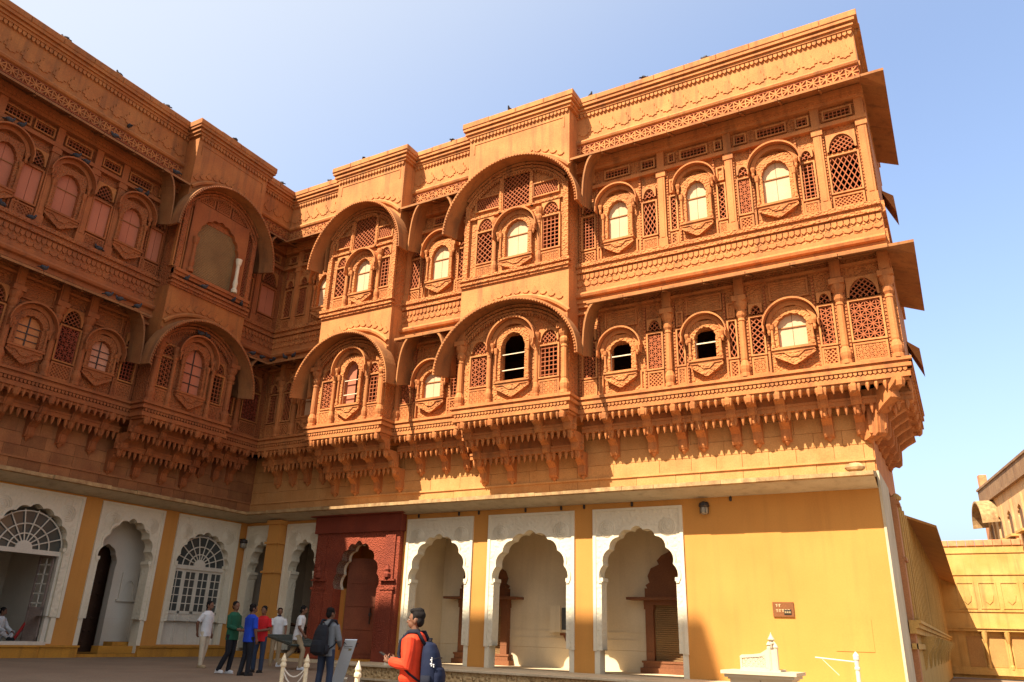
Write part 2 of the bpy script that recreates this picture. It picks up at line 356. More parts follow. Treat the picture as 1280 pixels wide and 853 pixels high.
def window(W, xc, zs, y, w, h, hw, ha, kind='blind', pm=BLIND, apron=.62):
    """jharokha window: origin at the middle of its sill; hw half width of the hood, ha its apex above the sill"""
    key = Q(w, h, hw, ha, apron)
    def sur():
        return arch_panel(cusped(0, w/2, h*.62, h*.38, 7, .03, 3), -w/2-.13, w/2+.13, -.02, h+.2, -.06, .16).mesh('window', FLOR)
    o = link('window', shared(('ws',)+key, sur), W, (xc, y, zs))
    def hood():
        mb = MB(); rise = min(ha*.55, hw*1.05); zc = ha-rise
        pi_ = arc(0, zc, hw, rise, 20); po = [(x*1.045, zc+(z-zc)*1.045+.02) for x, z in pi_]
        barrel(mb, pi_, po, -.29, .06, .06, -.04, .04, 0, zc)
        for s in (-1, 1):   # drooping tips and the lotus corbels that carry them
            mb.prism([(s*hw*1.05, zc), (s*hw*1.0, zc), (s*hw*1.01, zc-.16), (s*hw*1.05, zc-.22)][::s], -.31, -.05)
            mb.lathe(s*(hw-.10), -.11, [(.02, zc-.26), (.05, zc-.18), (.04, zc-.1), (.085, zc+.02), (.085, zc+.08)], 8)
        mb.prism(arc(0, zc, hw*.97, rise*.97, 20)+arc(0, zc, hw*.80, rise*.78, 20, 0, pi), -.10, .08)
        return mb.mesh('hood', STONE)
    link('hood', shared(('wh',)+key, hood), o)
    link('sill', shared(('wl',)+key, lambda: MB().box(-w/2-.18, w/2+.18, -.14, .1, -.09, -.021).box(-w/2-.14, w/2+.14, -.10, .1, -.17, -.09).mesh('sill', STONE)), o)
    def ap():
        a = w/2+.16; mb = MB().prism([(-a, -.17), (-a*.75, -.35), (-.14, -apron+.04), (0, -apron), (.14, -apron+.04), (a*.75, -.35), (a, -.17)], -.07, .08)
        mb.prism([(-a*.5, -.17), (-.1, -.17-.3*apron), (.1, -.17-.3*apron), (a*.5, -.17)], -.10, -.07)
        mb.prism([(-a, -.17), (-a, -.24), (-.04, -apron-.06), (.04, -apron-.06), (a, -.24), (a, -.17), (0, -apron+.05)], -.095, -.06)
        return mb.mesh('apron', FLOR)
    link('apron', shared(('wa',)+key, ap), o)
    for s in (-1, 1):
        link('colonnette', shared(('wc',)+key, lambda: MB().lathe(0, 0, [(.065, 0), (.065, .07), (.04, .1), (.055, .18), (.04, .26), (.038, h*.55), (.06, h*.58), (.075, h*.66), (.08, h*.7)], 8).mesh('colonnette', STONE)), o, (s*(w/2+.12), -.10, -.02))
    if kind == 'blind':
        for s in (-1, 1):
            link('shutter', shared(('wp',)+key+(s, pm.name), lambda: MB().box(min(0, s*(w/2+.05))+.006, max(0, s*(w/2+.05))-.006, 0, .04, -.01, h+.08).mesh('shutter', pm)), o, (0, .10, 0))
        link('glazing_bar', shared(('wb',)+key, lambda: MB().box(-w/2, w/2, 0, .025, h*.60, h*.60+.03).mesh('glazing_bar', EAVE)), o, (0, .07, 0))
    elif kind == 'bars':
        mb = MB().box(-w/2-.02, w/2+.02, 0, .03, h*.50, h*.50+.035).box(-w/2, -w/2+.035, 0, .03, 0, h*.62).box(w/2-.035, w/2, 0, .03, 0, h*.62).box(-w/2, w/2, 0, .03, 0, .035)
        link('window_bars', shared(('wr',)+key, lambda: mb.mesh('window_bars', BAR)), o, (0, .03, 0))
    elif kind == 'half':
        mb = MB().box(-w/2-.02, w/2+.02, 0, .03, h*.55, h*.55+.03).box(-w/2-.02, w/2+.02, 0, .03, h*.22, h*.22+.03).box(-w/2, -w/2+.03, 0, .03, 0, h*.62).box(w/2-.03, w/2, 0, .03, 0, h*.62)
        link('window_bars', mb.mesh('window_bars', BAR), o, (0, .03, 0))
        if pm is PINK: link('shutter', MB().box(-w/2, w*.1, 0, .04, 0, h).mesh('shutter', PINK), o, (0, .16, 0))
    elif kind == 'grid':
        link('pane', shared(('wg',)+key, lambda: MB().box(-w/2-.02, w/2+.02, 0, .03, 0, h+.05).mesh('pane', pm)), o, (0, .11, 0))
        mb = MB()
        for i in range(1, 4): mb.box(-w/2, w/2, 0, .02, h*i*.22, h*i*.22+.025)
        mb.box(-.015, .015, -.004, .02, 0, h)
        link('glazing_bar', shared(('wgb',)+key, lambda: mb.mesh('glazing_bar', IRON)), o, (0, .08, 0))
    return (xc-w/2, xc+w/2, zs, zs+h)
def teeth_row(mb, x0, x1, y, z, step=.20, w=.055, h=.24):
    n = max(1, round((x1-x0)/step)); st = (x1-x0)/n
    for i in range(n):
        mb.lathe(x0+st*(i+.5), y, [(w*.15, z-h), (w*.75, z-h*.62), (w, z-h*.3), (w*.8, z-.02), (w*1.1, z)], 6)
def bracket_mesh(y0, z0, y1, z1, w, foot=True):
    """S-curved stone bracket from its outer top (y0,z0) back to the wall at (y1,z1)"""
    dy, dz = y1-y0, z0-z1
    poly = [(y1+.02, z0), (y0, z0), (y0-.02, z0-.10), (y0+.03, z0-.17), (y0+dy*.18, z0-dz*.22), (y0+dy*.16, z0-dz*.36), (y0+dy*.38, z0-dz*.46), (y0+dy*.58, z0-dz*.58), (y0+dy*.60, z0-dz*.80),
            (y0+dy*.62, z1+.08), (y0+dy*.70, z1+.01), (y0+dy*.8, z1+.05), (y1-.03, z1-.03), (y1+.02, z1)]
    mb = MB().prismx(poly, -w/2, w/2)
    mb.prismx([(a*1.0-.02, b+.0) for a, b in poly[1:11]]+[(y1, z0-dz*.5)], -w*.28, w*.28)
    mb.lathe(0, y0+.02, [(.02, z0-.30), (w*.34, z0-.24), (w*.42, z0-.12), (w*.42, z0-.02)], 7)
    if foot: mb.lathe(0, y1-.07, [(.015, z1-.12), (w*.30, z1-.03), (w*.36, z1+.08), (w*.3, z1+.14)], 7)
    return mb
def bracket(W, x, y0, z0, y1, z1, w=.24):
    link('bracket', shared(('br',)+Q(y0, z0, y1, z1, w), lambda: bracket_mesh(y0, z0, y1, z1, w).mesh('bracket', STONE)), W, (x, 0, 0))
def steps(mb, x0, x1, prof, ends=True, endx=0.):
    """moulding: list of (y_front, y_back, z0, z1); sideways overhang grows with projection when endx is given"""
    yb = max(p[0] for p in prof)
    for y0, y1, z0, z1 in prof:
        e = (yb-y0)*endx
        mb.box(x0-e, x1+e, y0, y1, z0, z1)
def roll(mb, x0, x1, y, z, r=.09, n=8):
    mb.tube([(x0, y, z), (x1, y, z)], r, n)
def dentils(mb, x0, x1, y, z, h=.14, step=.11, d=.06):
    n = max(1, round((x1-x0)/step)); st = (x1-x0)/n
    for i in range(n):
        a = x0+st*i
        mb.add([(a+.01, y, z+h), (a+st-.02, y, z+h), (a+st-.02, y+.0, z+h*.35), (a+st/2, y, z), (a+.01, y, z+h*.35), (a+.01, y+d, z+h), (a+st-.02, y+d, z+h), (a+st-.02, y+d, z+h*.35), (a+st/2, y+d, z), (a+.01, y+d, z+h*.35)],
               [(0, 1, 2, 3, 4), (4, 3, 8, 9), (3, 2, 7, 8), (0, 4, 9, 5), (1, 6, 7, 2)])
def slabs(W, x0, x1, yw, zw, yo, zo, th=.08, step=1.25, name='eave_slab', m=None):
    m = m or EAVE
    """sloping stone eave laid as separate slabs"""
    n = max(1, round((x1-x0)/step)); st = (x1-x0)/n
    def fr():
        g = .008; mb = MB().prismx([(yw, zw), (yo, zo), (yo, zo-th*.9), (yw, zw-th)], g, st-g)
        mb.prismx([(yw, zw-th-.005), (yo+.06, zo-th-.005), (yo+.06, zo-th-.035), (yw, zw-th-.06)], .0, .07)
        return mb.mesh(name, m)
    me = shared(('sl', round(st, 3))+Q(yw, zw, yo, zo, th, m.name), fr)
    for i in range(n): link(name, me, W, (x0+i*st, 0, random.uniform(-.006, .006)))
def merlons(W, x0, x1, y, z, h=.52, step=.52):
    n = max(1, round((x1-x0)/step)); st = (x1-x0)/n
    def fr():
        a = st*.5; s = st
        poly = [(s*.06, .14), (s*.06, .26), (s*.2, .26), (s*.2, .38), (s*.36, .38), (s*.36, h), (s*.64, h), (s*.64, .38), (s*.8, .38), (s*.8, .26), (s*.94, .26), (s*.94, .14), (s*.78, .14), (s*.78, .05), (s*.62, .05), (s*.5, 0), (s*.38, .05), (s*.22, .05), (s*.22, .14)]
        return MB().prism(poly, -.028, .01).mesh('merlon_relief', PARA)
    me = shared(('ml', round(st, 3), h), fr)
    for i in range(n): link('merlon_relief', me, W, (x0+i*st, y, z))
def copings(W, x0, x1, y0, y1, z0, z1, step=1.1):
    n = max(1, round((x1-x0)/step)); st = (x1-x0)/n
    me = [shared(('cp', round(st, 3), k)+Q(y0, y1, z0, z1), lambda: MB().cbox(.004, st-.004, y0+.006*k, y1, z0, z1+.012*k, .02).mesh('coping_stone', PARA)) for k in range(3)]
    for i in range(n): link('coping_stone', random.choice(me), W, (x0+i*st, 0, 0))
def courses(W, x0, x1, y, zlev, mats, avg=.95, name='stone_block', skip=()):
    """masonry courses, every block an object; blocks share mesh by rounded width"""
    for (z0, z1), m in zip(zip(zlev, zlev[1:]), mats):
        x = x0
        while x < x1-.05:
            w = round(avg*random.uniform(.6, 1.4)*4)/4; w = max(w, .25)
            if x+w > x1-.2: w = round(x1-x, 3)
            if not any(a < x+w/2 < b for a, b in skip):
                me = shared(('sb', w, Q(z0, z1), m.name), lambda: MB().cbox(.003, w-.003, 0, .12, 0.003, z1-z0-.003, .007).mesh(name, m))
                link(name, me, W, (x, y+random.uniform(-.010, .004), z0))
            x += w

LOW = dict(base=8.17, pl=(8.22, 8.75), j=(8.84, 9.98), lun=(10.08, .5), soff=11.32)
UPP = dict(base=12.90, pl=(12.95, 13.36), j=(13.47, 14.70), lun=(14.86, .5), soff=16.92)
PATS = ['diag', 'tri', 'star', 'grid', 'steep']
def recess(W, x0, x1, wins, jals, cols, rnd, holes, side0=False, side1=False, dark=False):
    """two storeys of pierced and carved stonework between x0 and x1 on the main balcony plane y=-1"""
    rr = random.Random(rnd); yf = -.97
    for st, L in ((0, LOW), (1, UPP)):
        for k, spec in enumerate(jals):
            a, b = spec[:2]; kind = spec[2+st] if len(spec) > 2 else 'j'
            pat = PATS[(k+st*2+rnd) % 5] if b-a > .3 else ('steep', 'diag')[st]
            cell = .14 if b-a > .6 else .125
            if kind == 'shut':
                def fr(a=a, b=b, L=L):
                    w = b-a; h = L['j'][1]-L['j'][0]; mb = MB()
                    for bx in ((-.05, w+.05, -.05, 0), (-.05, w+.05, h, h+.05), (-.05, 0, 0, h), (w, w+.05, 0, h)): mb.box(bx[0], bx[1], -.03, .12, bx[2], bx[3])
                    return mb.mesh('shutter_panel', STONE)
                o = link('shutter_panel', fr(), W, (a, yf, L['j'][0]))
                for s in (0, 1): MB().box((b-a)*s*.5+.008, (b-a)*(s+1)*.5-.008, .05, .08, 0, L['j'][1]-L['j'][0]).build('shutter', PINK, o)
            else:
                holes.append(jali(W, a, b, *L['j'], yf, pat, cell, lm=(REDCARVE if kind == 'red' else RJ)))
            relief(W, a-.04, b+.04, *L['pl'], yf, (GRID, DIAG)[(k+st) % 2])
            for xx in (a-.13, b+.07):
                hh = (10.95 if st == 0 else 15.74)-L['pl'][0]
                link('border_strip', shared(('bs', round(hh, 2)), lambda: MB().box(0, .06, .0, .08, 0, hh).mesh('border_strip', GRID)), W, (xx, -.945, L['pl'][0]))
                link('bead_strip', shared(('bds', round(hh, 2)), lambda: lattice_mesh(.06, hh, 'diag', .075, bar=.022, th=.02).mesh('bead_strip', STONE)), W, (xx, -.965, L['pl'][0]))
            lh = min(.55, (b-a)*.75); zl = L['lun'][0]
            if b-a > .3: holes.append(jali(W, a+.03, b-.03, zl+.02, zl+.02+lh, yf, 'diag', .11, True))
            else: relief(W, a-.02, b+.02, zl, zl+.5, yf, FLOR)
            if st == 1:
                holes.append(jali(W, a+.02, b-.02, 16.05, 16.33, yf, 'grid', .115))
        for k, sp in enumerate(wins):
            xc, w, kinds = sp[0], sp[1], sp[2]; kd, pm = kinds[st]
            if st == 0: holes.append(window(W, xc, 8.92, yf, w+.04, 1.0, w/2+.32, 1.40, kd, pm, .50))
            else: holes.append(window(W, xc, 13.60, yf, w+.06, 1.46, w/2+.34, 2.02, kd, pm, .50))
            if st == 1: holes.append(jali(W, xc-.42, xc+.42, 16.05, 16.33, yf, 'grid', .115))
            else: relief(W, xc-.55, xc+.55, 10.42, 10.98, yf+.03, SWIRL)
            relief(W, xc-w/2-.42, xc-w/2-.26, L['pl'][0], L['pl'][1]+.1, yf+.02, FLOR); relief(W, xc+w/2+.26, xc+w/2+.42, L['pl'][0], L['pl'][1]+.1, yf+.02, FLOR)
        for c in cols:
            if st == 0: column(W, c, 8.18, 10.52, -1.0, .105, 11.3)
            else:
                o = MB().box(-.12, .12, -.05, .1, 0, 3.98).box(-.15, .15, -.075, .1, 0, .3).box(-.16, .16, -.08, .1, 2.62, 2.8).box(-.065, .065, -.066, -.04, .34, 2.58).build('pilaster', STONE, W, (c, -.98, 12.91))
    # string courses and cornices
    m = MB(); steps(m, x0, x1, [(-1.05, -.8, 15.76, 15.86), (-1.02, -.8, 15.86, 15.92)]); m.build('string_course', STONE, W)
    m = MB(); steps(m, x0, x1, [(-1.0, -.8, 11.32, 11.45), (-1.06, -.8, 11.45, 11.53)]); m.build('cornice', STONE, W)
    m = MB(); steps(m, x0, x1, [(-1.10, -.8, 16.50, 16.62), (-1.13, -.8, 16.62, 16.72), (-1.16, -.8, 16.72, 16.9)]); m.build('cornice', STONE, W)
    m = MB(); m.box(x0, x1, -1.02, -.8, 11.06, 11.14); m.build('string_course', STONE, W)
    m = MB(); dentils(m, x0, x1, -1.14, 16.60, .12, .13, .3); tag(m.build('dentil_course', STONE, W), kind='stuff')
    m = MB(); roll(m, x0, x1, -1.08, 11.72, .11); m.box(x0, x1, -1.04, -.8, 11.50, 11.98); m.build('roll_moulding', STONE, W)
    m = MB(); m.box(x0, x1, -1.01, -.8, 11.98, 12.55); m.build('frieze', FLOR, W)
    m = MB(); dentils(m, x0, x1, -1.05, 12.30, .20, .17, .05); dentils(m, x0, x1, -1.04, 12.06, .14, .26, .04); tag(m.build('baluster_frieze', STONE, W), kind='stuff')
    m = MB(); steps(m, x0, x1, [(-1.10, -.8, 12.55, 12.66), (-1.06, -.8, 12.66, 12.76), (-1.13, -.8, 12.76, 12.90)]); m.build('sill_course', FLOR, W)
    parapet(W, x0, x1, -1.0)
def parapet(W, x0, x1, y, base=16.9):
    ox = .0
    m = MB(); m.box(x0, x1, y, y+.25, base, 19.0); m.build('parapet_wall', PARA, W)
    m = MB(); m.box(x0, x1, y-.02, y+.02, 17.28, 17.64).box(x0, x1, y-.06, y+.02, 17.24, 17.29).box(x0, x1, y-.06, y+.02, 17.62, 17.66); o = m.build('fretwork_band', DIAG, W)
    link('lattice', lattice_mesh(x1-x0, .33, 'star', .19, bar=.04, th=.04).mesh('lattice', PARA), o, (x0, y-.052, 17.29))
    m = MB(); roll(m, x0, x1, y-.04, 17.78, .10); m.build('roll_moulding', PARA, W)
    m = MB(); dentils(m, x0, x1, y-.07, 18.86, .17, .15, .1); tag(m.build('dentil_course', PARA, W), kind='stuff')
    m = MB(); steps(m, x0, x1, [(y-.10, y+.25, 19.03, 19.13), (y-.16, y+.25, 19.13, 19.2), (y-.13, y+.25, 19.2, 19.27), (y-.22, y+.25, 19.27, 19.38)], endx=.95); m.build('parapet_cornice', PARA, W)
    copings(W, x0-.2, x1+.2, y-.26, y+.4, 19.38, 19.60)
    merlons(W, x0+.05, x1-.05, y, 18.06)
def base_tier(W, x0, x1, yf, brs, ends=(False, False)):
    """projecting floor with pendant rows and rows of S brackets back to the wall at y=0"""
    e0 = .12 if ends[0] else 0; e1 = .12 if ends[1] else 0
    m = MB()
    for a, z0, z1 in ((.05, 7.66, 7.80), (.0, 7.80, 7.92), (.10, 7.92, 8.02), (.05, 8.02, 8.09), (.13, 8.09, 8.175)):
        m.box(x0-(a if ends[0] else 0), x1+(a if ends[1] else 0), yf-a, yf+.16, z0, z1)
    m.build('floor_moulding', STONE, W)
    MB().box(x0, x1, yf+.02, 0.1, 7.58, 7.655).build('floor_slab', STONE, W)
    d = MB(); dentils(d, x0, x1, yf-.075, 7.80, .11, .12, .08); tag(d.build('dentil_course', STONE, W), kind='stuff')
    if yf < -1.3:
        for s, x in ((-1, x0), (1, x1)):
            q = MB()
            for a, z0, z1 in ((.05, 7.66, 7.80), (.0, 7.80, 7.92), (.10, 7.92, 8.02), (.05, 8.02, 8.09), (.13, 8.09, 8.175)): q.box(min(x, x+s*(a+.012)), max(x, x+s*(a+.012)), yf-a, -.98, z0+.002, z1-.002)
            q.build('floor_moulding', STONE, W)
    ys = [yf, -.52] if yf > -1.3 else [yf, -1.12, -.55]
    zt = [7.66, 7.16] if yf > -1.3 else [7.66, 7.16, 6.62]
    t = MB()
    for i, (y, z) in enumerate(zip(ys, zt)):
        teeth_row(t, x0+.05, x1-.05, y+(.03 if i == 0 else -.03), z, .215, .062, .26)
        if ends[1]:
            yy = y+.2
            while yy < .2: t.lathe(x1-(.03 if i == 0 else .5*i), yy, [(.01, z-.26), (.045, z-.16), (.062, z-.08), (.05, z)], 6); yy += .21
        if ends[0]:
            yy = y+.2
            while yy < .0: t.lathe(x0+(.03 if i == 0 else .5*i), yy, [(.01, z-.26), (.045, z-.16), (.062, z-.08), (.05, z)], 6); yy += .21
        if i: 
            b = MB().box(x0+.0, x1-.0, y-.07, y+.07, z, z+.13).box(x0, x1, y-.10, y+.07, z+.13, z+.20).box(x0, x1, y+.02, y+.05, z+.20, zt[i-1]-.02 if i == 1 else zt[i-1]); b.build('pendant_beam', STONE, W)
    tag(t.build('pendant_row', STONE, W), kind='stuff')
    for x in brs:
        for i in range(len(ys)):
            y1 = ys[i+1]+.05 if i+1 < len(ys) else 0.; z1 = (zt[i+1]-.02) if i+1 < len(ys) else zt[i]-.72
            bracket(W, x, ys[i]+.04, zt[i]+.02, y1, z1, .27)
def bay(W, x0, x1, win, jl, brs, arch_half, upper='window', pm=BLIND, low=('bars', None)):
    """projecting bay of two storeys under round drooping eaves; returns nothing, adds its own walls"""
    xc = (x0+x1)/2; yf = -1.70; holes = []
    for st, L in ((0, LOW), (1, UPP)):
        zb = L['base']
        if st == 0 or upper == 'window':
            for s, (a, b) in enumerate(jl):
                holes.append(jali(W, a, b, zb+(.66 if st == 0 else .56), zb+(1.72 if st == 0 else 1.80), yf+.03, ('tri', 'grid')[s] if st == 0 else ('diag', 'grid')[s], .15))
                relief(W, a-.05, b+.05, zb+.03, zb+(.56 if st == 0 else .45), yf+.03, GRID)
                holes.append(jali(W, a+.03, b-.03, zb+(1.86 if st == 0 else 1.95), zb+(1.86 if st == 0 else 1.95)+(b-a)*.62, yf+.03, 'diag', .11, True))
            wx, ww = win
            if st == 0: holes.append(window(W, wx, 8.88, yf+.03, ww, 1.68, ww/2+.36, 2.16, low[0], low[1], .52))
            else: holes.append(window(W, wx, 13.43, yf+.03, ww, 1.44, ww/2+.32, 1.80, 'blind', pm, .46))
            for s in (-1, 1):
                column(W, wx+s*(ww/2+.40), zb+.01, zb+2.2, yf-.0, .075)
        if st == 0:
            for x in (x0+.13, x1-.13): column(W, x, 8.18, 10.35, yf+.02, .11, 10.9)
        else:
            for x in (x0+.1, x1-.1): MB().box(-.1, .1, -.05, .1, 0, 2.95).build('pilaster', FLOR, W, (x, yf, 12.95))
    if upper == 'window':       # the pierced tympanum over the upper window
        jz = 15.42
        tall = min(1.35, 17.0-jz)
        holes.append(jali(W, xc-.55, xc+.55, jz, jz+tall, yf+.03, 'diag', .13))
        q = (x1-x0)/2
        holes.append(jali(W, xc-q*.80, xc-.72, jz+.22, jz+.22+.5, yf+.03, 'steep', .085)); holes.append(jali(W, xc+.72, xc+q*.80, jz+.22, jz+.22+.5, yf+.03, 'steep', .085))
        for s in (-1, 1): MB().box(-.05, .05, -.05, .1, 0, 1.75).build('mullion', FLOR, W, (xc+s*.64, yf+.02, 15.3))
        MB().box(x0+.2, x1-.2, yf-.03, yf+.1, 15.30, 15.38).build('string_course', FLOR, W)
    else:
        wx, ww = win; A = cusped(wx, 1.02, 14.75, 1.12, 9, .07, 4)
        o = arch_panel(A, wx-1.32, wx+1.32, 13.28, 16.25, yf-.06, yf+.14).build('arched_window', STONE, W)
        holes.append((wx-.98, wx+.98, 13.28, 15.6))
        MB().box(wx-1.15, wx+1.15, yf+.10, yf+.13, 13.2, 16.1).build('bamboo_blind', BAMBOO, o)
        for s in (-1, 1):
            MB().lathe(wx+s*1.04, yf-.1, [(.12, 13.3), (.12, 13.42), (.07, 13.5), (.10, 13.7), (.07, 13.9), (.065, 14.45), (.10, 14.52), (.12, 14.66), (.13, 14.75)], 10).build('column', WHITE if s > 0 else STONE, o)
            holes.append(jali(W, wx+s*1.55-.15, wx+s*1.55+.15, 13.35, 16.1, yf+.03, 'diag', .09))
        for a, b in ((-1.15, -.42), (-.34, .34), (.42, 1.15)): relief(W, wx+a, wx+b, 16.32, 16.88, yf+.02, DIAG)
        steps_ = MB(); steps(steps_, x0, x1, [(yf-.16, yf+.1, 13.12, 13.24), (yf-.1, yf+.1, 13.0, 13.12)]); steps_.build('sill_course', STONE, W)
    # walls
    m = MB(); wall_holes(m, x0, x1, 8.17, 16.95, holes, yf+.08, .25)
    for x in (x0, x1): m.box(x-.06 if x == x1 else x, x if x == x1 else x+.06, yf+.081, -.85, 8.17, 16.95)
    m.build('bay_wall', FLOR, W)
    # slab between the storeys, roof of the bay
    MB().box(x0+.06, x1-.06, yf+.1, -.9, 11.8, 12.0).build('floor_slab', STONE, W)
    m = MB()
    for st, za, zt in ((0, 11.62, 9.35), (1, 17.25, 14.75)):
        rise = za-zt; a = arch_half
        crv = arc(xc, zt, a-.06, rise-.06, 36); out = arc(xc, zt, a+.02, rise+.03, 36)
        m2 = MB(); rim = barrel(m2, crv, out, yf-.62, yf+.12, .08, -.10, .035, xc, zt)
        # spandrel trim: ring of mouldings on the wall under the vault
        o = m2.build('arched_eave', EAVE, W)
        b = MB()
        for i in range(0, 71):
            t = pi*i/70; x = xc-(a-.05)*1.035*cos(t); z = zt-.10+(rise-.05)*1.014*sin(t)
            b.ell((x, yf-.635, z), (.038, .038, .038), 6, 4)
        tag(b.build('bead_row', STONE, o), kind='stuff')
        r = MB(); w2 = (x1-x0)/2
        for k, (da, yy) in enumerate(((.10, -.10), (.22, -.06), (.32, -.03))):
            A = [(xc-(a-da)*cos(pi*i/36), zt+(rise-da)*sin(pi*i/36)) for i in range(37)]; B = [(xc-(a-da-.08)*cos(pi*i/36), zt+(rise-da-.08)*sin(pi*i/36)) for i in range(37)]
            A = [p for p in A if abs(p[0]-xc) < w2+.04]; B = B[(37-len(A))//2:(37-len(A))//2+len(A)]
            r.strip([(x, yf+yy, z) for x, z in A], [(x, yf+yy, z) for x, z in B]); r.strip([(x, yf+yy, z) for x, z in B], [(x, yf+.1, z) for x, z in B])
        r.build('arch_moulding', FLOR, W)
        d = MB()
        for i in range(1, 60):
            t = pi*i/60; x = xc-(a-.42)*cos(t); z = zt+(rise-.42)*sin(t)
            if abs(x-xc) < w2: d.lathe(x, yf-.02, [(.01, z-.08), (.035, z-.03), (.035, z+.03)], 5)
        tag(d.build('arch_dentil_row', FLOR, W), kind='stuff')
        # smooth wall over the vault and its curved roll
        za2 = za+.16
    # wall over the vaults
    for z0, z1, za, zt in ((10.4, 12.55, 11.62, 9.35), (16.2, 18.9, 17.25, 14.75)):
        hw = (x1-x0)/2; rise = za-zt
        lo = [(xc-hw+2*hw*i/24, 0) for i in range(25)]
        lo = [(x, zt+(rise-.04)*sqrt(max(0, 1-((x-xc)/arch_half)**2))) for x, _ in lo]
        s = MB(); s.strip([(x, yf-.0, z) for x, z in lo], [(x, yf-.0, z1) for x, _ in lo]); s.strip([(x, yf-.0, z1) for x, _ in lo], [(x, -.95, z1) for x, _ in lo])
        for x, e in ((x0, -.015), (x1, .015)):
            zz = lo[0][1]-.3; s.box(min(x, x+e), max(x, x+e), yf+.002, -.9, zz, z1-.002)
        s.build('spandrel_wall', PARA, W)
        c = MB(); pts = [(xc-(arch_half+.22)*cos(pi*(.09+.82*i/30)), yf-.03, zt+(rise+.20)*sin(pi*(.09+.82*i/30))) for i in range(31)]
        pts = [p for p in pts if abs(p[0]-xc) < hw+.05]
        c.tube(pts, .085, 7); c.build('curved_roll', PARA, W)
        for i in range(14):      # carved course following the curve
            t = pi*(.27+.46*i/13); x = xc-(arch_half+.52)*cos(t); z = zt+(rise+.42)*sin(t)
            if abs(x-xc) < hw-.15 and z < z1-.05: link('leaf_relief', shared(('leaf',), lambda: MB().prism([(-.13, 0), (-.05, .08), (0, .2), (.05, .08), (.13, 0), (.05, -.07), (-.05, -.07)], -.035, .01).mesh('leaf_relief', PARA)), W, (x, yf, z-.02))
    m = MB(); steps(m, x0-.0, x1+.0, [(yf-.06, yf+.1, 12.55, 12.64), (yf-.11, yf+.1, 12.64, 12.72), (yf-.05, yf+.1, 12.72, 12.80), (yf-.13, yf+.1, 12.80, 12.90)], endx=1.); m.build('sill_course', FLOR, W)
    # parapet
    y = yf
    pf = MB(); a, b = x0+.18, x1-.18
    for bx in ((a, b, 18.62, 18.66), (a, a+.04, 18.2, 18.62), (b-.04, b, 18.2, 18.62)): pf.box(bx[0], bx[1], y-.02, y+.05, bx[2], bx[3])
    pf.build('panel_frame', PARA, W)
    m = MB(); m.box(x0-.004, x1+.004, y+.02, -.8, 16.95, 19.0); m.build('parapet_wall', PARA, W)
    m = MB(); dentils(m, x0, x1, y-.07, 18.80, .17, .15, .1); tag(m.build('dentil_course', PARA, W), kind='stuff')
    m = MB()
    for a, z0, z1 in ((.10, 18.97, 19.08), (.16, 19.08, 19.16), (.13, 19.16, 19.23), (.22, 19.23, 19.34)): m.box(x0-a, x1+a, y-a, -.7, z0, z1)
    m.build('parapet_cornice', PARA, W)
    copings(W, x0-.26, x1+.26, y-.26, -.6, 19.34, 19.56)
    base_tier(W, x0, x1, yf, brs)
    for x in (x0, x1): pass
def eave_end(W, x, s, za, zt):
    """the straight eave turning down beside a bay: x of the drooping tip, s=+1 when the eave runs on to +x"""
    n = 8; P = [(x+s*(.06+.62*(i/n)**2.2), zt+(za-zt)*(1-(1-i/n)**2.0)) for i in range(n+1)]
    m = MB(); A0 = [(p[0], -1.78, p[1]) for p in P]; A1 = [(p[0], -1.0, p[1]+.22) for p in P]
    B0 = [(p[0]-s*.05, -1.78, p[1]+.05) for p in P]; B1 = [(p[0]-s*.05, -1.0, p[1]+.27) for p in P]
    m.strip(A0, A1); m.strip(B1, B0); m.strip(B0, A0); m.build('eave_end', EAVE, W)
def cornice_ledge(W, x0, x1, ext0=0., ext1=0., s0=None, s1=None):
    """cove-plastered ledge between the painted ground floor and the stone above"""
    m = MB()
    prof = [(0, 5.0)]+[(-.9*(i/8), 5.0+.20*(1-cos(pi/2*i/8))) for i in range(1, 9)]
    A = [(x0-ext0*(p[0]/-.9), p[0], p[1]) for p in prof]; B = [(x1+ext1*(p[0]/-.9), p[0], p[1]) for p in prof]
    m.strip(B, A); m.build('cove', COVE, W, smooth=True)
    x0 = x0 if s0 is None else s0; x1 = x1 if s1 is None else s1
    n = round((x1-x0)/1.0); st = (x1-x0)/n
    for i in range(n):
        a, b = x0+i*st, x0+(i+1)*st
        m = MB(); d = random.uniform(-.015, .02); t = random.uniform(-.02, .015)
        m.prismx([(0.05, 5.46), (-.96+d, 5.30+t), (-.96+d, 5.19), (-.86, 5.17), (0.05, 5.30)], 0.004, st-.004)
        m.build('ledge_slab', EDGE, W, (a, 0, 0))

# ================================================================== the setting: ground
def ss(t): t = min(1, max(0, t)); return t*t*(3-2*t)
def gz(x, y):
    q = (x-y)/1.41421; t = min(1, max(0, (q-13.2)/6.0)); return -.40*t*t*(3-2*t)-.55*ss(((x-7)*.75+(y+2)*.662)/1.3)*ss((y+9)/4)
gm = MB(); NX = [-400, -120, -40, -15, -6]+[i*1.0 for i in range(-4, 34)]+[38, 46, 60, 120, 400]; NY = [-400, -120, -60, -40]+[i*1.0 for i in range(-34, 6)]+[10, 40, 80, 150, 400]
gm.v = [(x, y, gz(x, y)) for y in NY for x in NX]; w_ = len(NX)
gm.f = [(j*w_+i, j*w_+i+1, (j+1)*w_+i+1, (j+1)*w_+i) for j in range(len(NY)-1) for i in range(w_-1)]
tag(gm.build('ground', GROUND, smooth=True), kind='structure')

